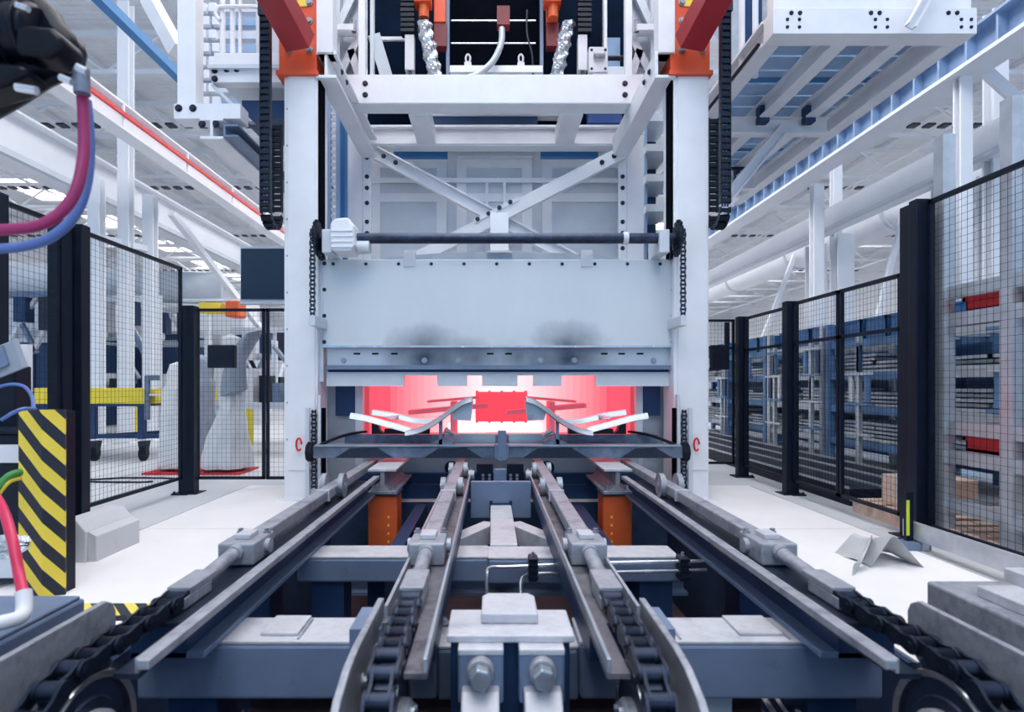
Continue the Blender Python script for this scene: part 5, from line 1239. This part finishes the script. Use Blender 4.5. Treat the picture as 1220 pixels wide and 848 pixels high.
# ------------------------------------------------------------------ left background: bench on casters, covered robots, machines
tb = thing('work_bench', 'yellow topped trolley bench on casters behind the left fence', 'bench', (-5.6, 8.9, 0))
TY = 8.7
T = lambda px: X(px, TY)
MB().box(T(40), T(172), TY, TY + 0.16, Z(481, TY), Z(462, TY)).build('side_beam', 'yellow_paint', tb, bevel=0.01)
MB().box(T(60), T(205), TY + 1.3, TY + 1.45, Z(481, TY), Z(464, TY)).build('side_beam', 'yellow_paint', tb, bevel=0.01)
MB().box(T(168), T(180), TY + 0.1, TY + 1.4, Z(481, TY), Z(466, TY)).build('end_beam', 'yellow_paint', tb, bevel=0.01)
MB().box(T(42), T(170), TY + 0.02, TY + 1.4, Z(484, TY), Z(481, TY)).build('shelf', 'blue_shade_steel', tb)
for px, yy in ((106, TY + 0.05), (165, TY + 0.05), (50, TY + 0.05), (188, TY + 1.3)):
    MB().box(T(px) - 0.045, T(px) + 0.045, yy, yy + 0.09, 0.33, Z(484, TY)).build('leg', 'blue_shade_steel', tb)
    c_ = MB(); c_.lathe([(0, -0.035), (0.09, -0.035), (0.115, -0.02), (0.115, 0.02), (0.09, 0.035), (0, 0.035)], (T(px) + 0.03, yy + 0.03, 0.115), 'x', 24)
    c_ = c_.build('caster_wheel', 'navy_black', tb, smooth=True)
    MB().prism([(yy - 0.04, 0.30), (yy + 0.12, 0.30), (yy + 0.06, 0.11), (yy + 0.0, 0.11)], 'x', T(px) - 0.02, T(px) + 0.085).build('caster_fork', 'dark_bolt', c_)
MB().box(T(50), T(190), TY + 0.06, TY + 0.12, 0.34, 0.40).build('stretcher', 'blue_shade_steel', tb)
MB().beam((T(120), TY + 0.1, 0.38), (T(188), TY + 1.3, 0.38), 0.05, 0.05).build('stretcher', 'blue_shade_steel', tb)
cp_ = thing('clamp_fixture', 'small dark clamp fixture standing on the end of the yellow bench', 'fixture', (T(172), TY + 0.1, 1.05))
MB().box(T(172), T(177), TY + 0.0, TY + 0.05, Z(500, TY), Z(448, TY)).build('upright', 'carrier_steel', cp_)
MB().box(T(168), T(205), TY + 0.02, TY + 0.1, Z(472, TY), Z(469, TY)).build('arm', 'pale_fitting', cp_)
MB().box(T(172), T(186), TY + 0.02, TY + 0.1, Z(453, TY), Z(447, TY)).build('head', 'carrier_steel', cp_)

def robot_cover(px, Y, prof, label, m_='cloth_white', lean=0.0, arm=None):
    t = thing('covered_robot', label, 'robot', (X(px, Y), Y, 0), 'cloth covered robots')
    def fn(u, v):
        i = u * (len(prof) - 1); k = min(int(i), len(prof) - 2); f_ = i - k; f_ = f_ * f_ * (3 - 2 * f_)
        q = [prof[k][j] * (1 - f_) + prof[k + 1][j] * f_ for j in range(3)]
        a = 2 * math.pi * v; r = q[1] * (1 + 0.10 * math.sin(5 * a + 8 * u) + 0.06 * math.sin(9 * a - 12 * u) + 0.04 * math.sin(31 * u))
        return (X(px, Y) + q[2] + r * math.cos(a), Y + r * 0.9 * math.sin(a), q[0])
    MB().grid(fn, 40, 36).build('cover', m_, t, smooth=True)
    if arm:
        pts = spline(arm, 8); n_ = len(pts) - 1
        def fa(u, v):
            i = min(int(round(u * n_)), n_); p = pts[i]; a = 2 * math.pi * v; r = (0.15 - 0.03 * u) * (1 + 0.1 * math.sin(4 * a + 9 * u))
            if i in (0, n_): r *= 0.35
            return (p.x + r * math.cos(a), p.y + r * math.sin(a), p.z + 0.3 * r * math.cos(a))
        MB().grid(fa, n_, 20).build('arm_cover', 'cloth_grey', t, smooth=True)
    bs = MB().box(X(px, Y) - 0.3, X(px, Y) + 0.3, Y - 0.3, Y + 0.3, 0, 0.025).build('base', 'red_plastic', t)
    return t
robot_cover(270, 7.7, [(0.06, 0.30, 0), (0.45, 0.25, 0.02), (0.8, 0.15, 0.08), (1.2, 0.14, 0.10), (1.5, 0.15, 0.09), (1.75, 0.12, 0.06), (1.8, 0.01, 0.05)],
            'white cloth covered robot with a raised grey sleeve, behind the low left fence', arm=[P(279, 470, 7.6), P(279, 440, 7.6), P(284, 425, 7.6), P(294, 408, 7.55), P(303, 396, 7.5)])
robot_cover(240, 8.6, [(0.06, 0.26, 0), (0.6, 0.2, 0), (1.2, 0.17, 0), (1.5, 0.14, 0), (1.58, 0.01, 0)], 'grey cloth covered robot beside the dark fence post on the left', m_='cloth_grey')
robot_cover(212, 7.7, [(0.06, 0.22, 0), (0.7, 0.19, 0), (1.1, 0.16, 0), (1.4, 0.1, 0), (1.44, 0.01, 0)], 'white cloth covered robot seen through the left fence by the yellow bench')
hb = thing('hose_coil', 'thin dark hose lying in a loop on the floor behind the left fence', 'hose', P(160, 572, 6.9))
MB().tube([(X(160, 7) + 0.55 * math.cos(a) + 0.1 * math.sin(3 * a), 6.95 + 0.16 * math.sin(a), 0.012) for a in [i * 2 * math.pi / 40 for i in range(36)]], 0.01, 8).build('hose', 'black_plastic', hb, smooth=True)
# machine enclosures far left
def machine(px0, px1, py0, Y, dep, label, m_='deep_blue_paint', name='machine_enclosure', cat='machine', z0=0.0, doors=3):
    a, b, zt = X(px0, Y), X(px1, Y), Z(py0, Y)
    t = thing(name, label, cat, ((a + b) / 2, Y, z0))
    MB().box(a, b, Y, Y + dep, z0, zt).build('body', m_, t, bevel=0.02)
    w = (b - a) / doors
    for k in range(doors):
        d_ = MB().box(a + w * k + 0.04, a + w * (k + 1) - 0.04, Y - 0.03, Y, z0 + 0.1, zt - 0.12).build('door', m_, t, bevel=0.01)
        MB().box(a + w * (k + 1) - 0.12, a + w * (k + 1) - 0.08, Y - 0.06, Y - 0.03, (z0 + zt) / 2 - 0.15, (z0 + zt) / 2 + 0.15).build('handle', 'galvanised', d_)
    MB().box(a - 0.05, b + 0.05, Y - 0.05, Y + dep, zt, zt + 0.08).build('top_cap', 'pale_grey_paint', t)
    return t
machine(-40, 100, 408, 15.5, 2.0, 'dark blue machine enclosure behind the fence at the far left', doors=5)
machine(100, 212, 398, 17.7, 2.0, 'dark blue machine enclosure behind the white columns', doors=5)
machine(-10, 92, 325, 18.5, 3.0, 'tall pale ribbed cabin above the dark enclosures, far left', 'pale_grey_paint', 'plant_cabin', 'cabin', doors=6)
machine(216, 290, 345, 28.5, 2.0, 'pale plant cabin behind the orange hoist', 'white_far', 'plant_cabin', 'cabin', doors=2)
oh = thing('chain_hoist', 'orange overhead hoist in the distance left of the gantry', 'hoist', P(255, 365, 15))
MB().box(X(236, 15), X(262, 15), 15, 15.5, Z(372, 15), Z(360, 15)).build('trolley', 'yellow_label', oh, bevel=0.03)
MB().box(X(268, 15), X(284, 15), 15, 15.5, Z(377, 15), Z(358, 15)).build('motor', 'orange_paint', oh, bevel=0.03)
MB().box(X(214, 15), X(290, 15), 15.1, 15.3, Z(358, 15), Z(355, 15)).build('rail', 'white_far', oh)
# small machines on the floor between the robots and the gantry
def station(px, Y, label):
    x = X(px, Y); t = thing('assembly_station', label, 'machine', (x, Y, 0), 'assembly stations in the left background')
    MB().box(x - 0.6, x + 0.6, Y, Y + 0.8, 0.75, 0.85).build('table', 'pale_grey_paint', t)
    for q in (-0.52, 0.52): MB().box(x + q - 0.05, x + q + 0.05, Y + 0.05, Y + 0.15, 0, 0.75).build('leg', 'yellow_paint', t)
    for k in range(5): MB().box(x - 0.5 + 0.22 * k, x - 0.38 + 0.22 * k, Y + 0.1, Y + 0.5, 0.85, 1.05 + 0.12 * ((k * 3) % 4)).build('fixture', ['dark_bolt', 'pale_fitting', 'navy_black', 'frame_shade_blue', 'blue_shade_steel'][k], t)
    MB().box(x - 0.04, x + 0.04, Y + 0.6, Y + 0.68, 0.85, 1.9).build('mast', 'white_far', t)
    MB().beam((x, Y + 0.6, 1.8), (x + 0.5, Y + 0.3, 1.3), 0.06, 0.06).build('arm', 'cloth_grey', t)
station(310, 9.5, 'work station with dark fixtures right behind the divider of the low left fence')
station(328, 11.0, 'work station with dark fixtures beside the left gantry column')
station(205, 14.2, 'work station with dark fixtures behind the yellow bench')
station(130, 13.2, 'work station with dark fixtures between the white left columns')

# ------------------------------------------------------------------ right background: storage racks
def rack(x0, x1, y0, y1, zs, ztop, label, m_='galvanised', name='storage_rack'):
    t = thing(name, label, 'rack', ((x0 + x1) / 2, (y0 + y1) / 2, 0))
    for xx in (x0, x1):
        for yy in (y0, y1): MB().box(xx - 0.045, xx + 0.045, yy - 0.045, yy + 0.045, 0, ztop).build('upright', m_, t)
    for z in zs:
        for xx in (x0, x1): MB().box(xx - 0.025, xx + 0.025, y0, y1, z - 0.09, z).build('shelf_beam', m_, t)
        for k in range(4): MB().box(x0, x1, y0 + 0.1 + (y1 - y0 - 0.3) * k / 3, y0 + 0.2 + (y1 - y0 - 0.3) * k / 3, z - 0.03, z).build('shelf_slat', 'galvanised', t)
    return t
loadA = None
def load(x, y, z, kind, label, group):
    t = thing({'stack': 'panel_stack', 'crate': 'plastic_crate', 'red': 'plastic_crate', 'pallet': 'wooden_pallet', 'box': 'cardboard_box'}[kind], label,
              {'stack': 'metal parts', 'crate': 'crate', 'red': 'crate', 'pallet': 'pallet', 'box': 'box'}[kind], (x, y, z), group)
    if kind == 'stack':
        n_ = random.choice((3, 4, 5))
        for k in range(n_):
            o_ = random.uniform(-0.05, 0.05); MB().box(x - 0.4, x + 0.4, y - 0.38 + o_, y + 0.38 + o_, z + 0.05 * k + 0.002, z + 0.05 * k + 0.035).build('panel', 'sheet_steel' if k % 2 else 'blank_steel', t)
    elif kind in ('crate', 'red'):
        m_ = 'blue_plastic' if kind == 'crate' else 'red_plastic'
        h_ = 0.28 if kind == 'crate' else 0.1
        w = MB(); w.box(x - 0.3, x + 0.3, y - 0.2, y + 0.2, z, z + 0.02)
        for s_ in (-1, 1): w.box(x + s_ * 0.3, x + s_ * 0.285, y - 0.2, y + 0.2, z, z + h_); w.box(x - 0.3, x + 0.3, y + s_ * 0.2, y + s_ * 0.185, z, z + h_)
        w.build('shell', m_, t)
        r = MB()
        for s_ in (-1, 1): r.box(x + s_ * 0.315, x + s_ * 0.285, y - 0.215, y + 0.215, z + h_ - 0.025, z + h_); r.box(x - 0.315, x + 0.315, y + s_ * 0.215, y + s_ * 0.185, z + h_ - 0.025, z + h_)
        r.build('rim', m_, t)
    elif kind == 'pallet':
        for k in range(5): MB().box(x - 0.5, x + 0.5, y - 0.4 + 0.175 * k, y - 0.29 + 0.175 * k, z + 0.10, z + 0.122).build('board', 'wood', t)
        for k in (-0.42, 0, 0.42): MB().box(x + k - 0.05, x + k + 0.05, y - 0.4, y + 0.41, z + 0.0, z + 0.10).build('runner', 'wood', t)
    elif kind == 'box':
        MB().box(x - 0.25, x + 0.25, y - 0.2, y + 0.2, z, z + 0.25).build('carton', 'wood', t, bevel=0.005)
        MB().box(x - 0.251, x + 0.251, y - 0.02, y + 0.02, z + 0.002, z + 0.252).build('tape', 'pale_fitting', t)
    return t
levels = [0.42, 0.86, 1.30, 1.72]
for k in range(6):
    y0 = 4.9 + 1.75 * k; xa = 4.75
    rack(xa, xa + 1.0, y0, y0 + 1.6, levels, 1.98, ['nearest', 'second', 'third', 'fourth', 'fifth', 'farthest'][k] + ' bluish storage rack in the row behind the right fence', 'rack_blue' if k % 2 else 'galvanised')
    for z in levels[:3]:
        for q in (0.42, 1.18):
            load(xa + 0.5, y0 + q, z, 'stack', 'stack of bare metal panels, %s half of the %s shelf, %s rack of the row' % ('near' if q < 1 else 'far', {0.42: 'lowest', 0.86: 'second', 1.30: 'third'}[z], ['nearest', 'second', 'third', 'fourth', 'fifth', 'farthest'][k]), 'metal panel stacks on the racks') 
    for q in (0.3, 0.78, 1.28): load(xa + 0.4, y0 + q, levels[3], 'crate', '%s blue crate on the top shelf of the %s rack in the row' % ({0.3: 'near', 0.78: 'middle', 1.28: 'far'}[q], ['nearest', 'second', 'third', 'fourth', 'fifth', 'farthest'][k]), 'blue crates on top of the racks')
    MB().box(xa + 1.06, xa + 1.10, y0, y0 + 1.6, 0.1, 1.7).build('backdrop_panel', 'rack_blue', label='%s deep blue back panel closing the storage rack row' % ['nearest', 'second', 'third', 'fourth', 'fifth', 'farthest'][k], cat='panel', loc=(xa + 1.08, y0, 0.1))
nr = rack(3.22, 4.3, 2.5, 4.18, [0.34, 0.68, 0.88, 1.63, 1.82], 2.9, 'tall galvanised rack close behind the right edge fence')
for yy in (3.63, 3.05): MB().box(3.175, 3.265, yy - 0.045, yy + 0.045, 0, 2.9).build('upright', 'galvanised', nr)
for z, lbz in ((0.68, 'middle'), (1.63, 'upper')):
    for y, pl_ in ((2.8, 'near end'), (3.34, 'middle'), (3.84, 'far end')):
        load(3.56, y, z, 'red', 'red crate on the %s shelf of the tall galvanised rack, %s' % (lbz, pl_), 'loads on the tall rack')
pb_ = thing('profile_bundle', 'row of upright steel profiles standing in the tall galvanised rack', 'metal parts', (3.9, 3.3, 0.88))
for k in range(13): MB().box(3.86, 3.93, 2.58 + 0.12 * k, 2.67 + 0.12 * k, 0.88, 1.38 + 0.03 * ((k * 5) % 4)).build('profile', ['blue_shade_steel', 'galvanised', 'rack_blue', 'sheet_steel'][k % 4], pb_)
for y, lb in ((2.9, 'near'), (3.6, 'far')): load(3.6, y, 0.342, 'box', 'brown carton on the bottom shelf of the tall rack, %s one' % lb, 'loads on the tall rack')
for y, lb in ((3.0, 'near'), (3.95, 'far')): load(3.72, y, 0.0, 'pallet', 'wooden pallet on the floor under the tall rack, %s one' % lb, 'pallets behind the right fence')
load(3.7, 4.85, 0.0, 'pallet', 'wooden pallet on the floor behind the tall dark fence post', 'pallets behind the right fence')
load(3.6, 4.85, 0.125, 'box', 'brown carton on the pallet behind the tall dark fence post', 'loads on the tall rack')
wc = thing('tool_cabinet', 'tall white cabinets behind the right edge mesh', 'cabinet', (4.7, 3.6, 0))
for k in range(3):
    c_ = MB().box(4.75, 5.5, 2.6 + 0.75 * k, 3.32 + 0.75 * k, 1.0, 3.1).build('cabinet', 'white_far', wc, bevel=0.01)
    MB().box(4.73, 4.75, 2.85 + 0.75 * k, 3.05 + 0.75 * k, 1.9, 2.7).build('window', 'blue_shade_steel', c_)
MB().box(4.7, 5.5, 2.6, 4.8, 0, 1.0).build('plinth', 'deep_blue_paint', wc)
tk = thing('floor_track', 'dark low track with bright edges running behind the right fence', 'track', (3.85, 5, 0))
MB().box(3.35, 4.55, 5.5, 14, 0.0, 0.16).build('bed', 'navy_black', tk)
for xx in (3.34, 3.7, 4.1, 4.5): MB().box(xx - 0.012, xx + 0.012, 5.5, 14, 0.16, 0.18).build('rail', 'galvanised', tk)

# ------------------------------------------------------------------ side frames of the transfer head, between uprights and dark cavity
for s_, wd in ((-1, 'left'), (1, 'right')):
    q = lambda px: X(px if s_ < 0 else 2 * 590 - px, 7.25)
    sf = thing('lattice_tower', 'pale grey lattice tower at the %s end of the transfer head' % wd, 'tower', (q(418), 7.25, 4.6))
    for px in (402, 432): MB().box(q(px) - 0.04, q(px) + 0.04, 7.2, 7.3, Z(98, 7.25), Z(-60, 7.25)).build('stile', 'white_paint' if px == 432 else 'galvanised', sf)
    MB().box(q(404), q(430), 7.34, 7.36, Z(98, 7.25), Z(-60, 7.25)).build('back_sheet', 'sheet_steel', sf)
    for a, b in (((404, 30), (428, -20)), ((404, 92), (430, 40)), ((428, 92), (418, 60))):
        MB().beam((q(a[0]), 7.25, Z(a[1], 7.25)), (q(b[0]), 7.25, Z(b[1], 7.25)), 0.05, 0.09).build('strut', 'galvanised', sf)
    MB().box(q(402), q(424), 7.1, 7.25, Z(44, 7.25), Z(37, 7.25)).build('rung', 'white_paint', sf)
    MB().cyl((q(424), 7.15, Z(44, 7.25)), (q(424), 7.15, Z(30, 7.25)), 0.03, 12).build('cylinder', 'worn_steel', sf, smooth=True)

# ------------------------------------------------------------------ portal frames with arms among the far left machines
def portal(px, Y, w, h, label, k0):
    x = X(px, Y); t = thing('portal_frame', label, 'machine frame', (x, Y, 0))
    for q in (-1, 1): MB().box(x + q * w / 2 - 0.06, x + q * w / 2 + 0.06, Y - 0.06, Y + 0.06, 0, h).build('leg', 'white_far', t)
    MB().box(x - w / 2, x + w / 2, Y - 0.08, Y + 0.08, h - 0.16, h - 0.002).build('beam', ['white_far', 'pale_grey_paint', 'frame_shade_blue'][k0 % 3], t)
    MB().beam((x - w / 2, Y, h * 0.55), (x - w / 2 + 0.9, Y, h - 0.1), 0.08, 0.08).build('knee', 'white_far', t)
    MB().beam((x + w / 2, Y, h * 0.45), (x + w / 2 - 1.1, Y, h - 0.1), 0.08, 0.08).build('knee', 'white_far', t)
    for j in range(3):
        xx = x - w / 2 + w * (j + 1) / 4
        MB().box(xx - 0.14, xx + 0.14, Y - 0.2, Y + 0.1, h - 0.75 - 0.2 * ((j + k0) % 2), h - 0.16).build('carriage', ['dark_bolt', 'pale_fitting', 'blue_shade_steel'][(j + k0) % 3], t)
        MB().beam((xx, Y - 0.1, h - 0.8), (xx + 0.35 * (-1) ** j, Y - 0.1, h - 1.5), 0.09, 0.09).build('arm', ['pale_fitting', 'navy_black', 'frame_shade_blue'][(j + k0) % 3], t)
    MB().cyl((x - w / 2, Y + 0.2, h * 0.7), (x + w / 2, Y + 0.2, h * 0.7), 0.1, 12).build('pipe', 'pale_grey_paint', t, smooth=True)
portal(128, 14.9, 2.6, 3.4, 'white portal frame with arms behind the left and middle white columns', 0)
portal(196, 16.4, 2.4, 3.3, 'white portal frame with arms right of the three white columns', 1)
portal(60, 14.2, 2.4, 3.4, 'white portal frame with arms behind the narrow bay of the left fence', 2)
portal(262, 20.0, 3.0, 3.0, 'white portal frame with arms above the covered robots', 0)
portal(318, 17.0, 2.0, 2.8, 'white portal frame with arms just left of the gantry column', 1)
# uprights standing in front of the storage racks
for k in range(9):
    yy = 5.2 + 1.1 * k
    t = thing('part_hanger', '%s pale upright hanger frame in front of the storage rack row' % ['nearest', 'second', 'third', 'fourth', 'fifth', 'sixth', 'seventh', 'eighth', 'farthest'][k], 'hanger frame', (4.62, yy, 0))
    MB().box(4.60, 4.65, yy - 0.03, yy + 0.03, 0.0, 1.75).build('upright', 'galvanised', t)
    for j in range(4): MB().box(4.58, 4.64, yy - 0.25, yy + 0.25, 0.50 + 0.38 * j, 0.53 + 0.38 * j).build('peg_bar', ['blank_steel', 'rack_blue'][(j + k) % 2], t)
    for j in range(3): MB().box(4.60, 4.63, yy - 0.22 + 0.16 * j, yy - 0.14 + 0.16 * j, 0.92 + 0.38 * ((j + k) % 2), 1.25 + 0.38 * ((j + k) % 2)).build('hung_part', ['deep_blue_paint', 'blank_steel', 'rack_blue'][(j + k) % 3], t)

# worn stencil prints on the mezzanine fascia (too blurred to read)
for px, m_ in ((948, 'dark_bolt'), (1042, 'frame_shade_blue'), (1128, 'frame_shade_blue')):
    for g0, n_ in ((-6, 2), (5, 4)):
        for j in range(n_): MB().box(X(px + g0 + 2.6 * j, 5.46), X(px + g0 + 2.6 * j + 1.8, 5.46), 5.467, 5.4705, Z(14.5, 5.46), Z(11, 5.46)).build('stencil_print', m_, mz)
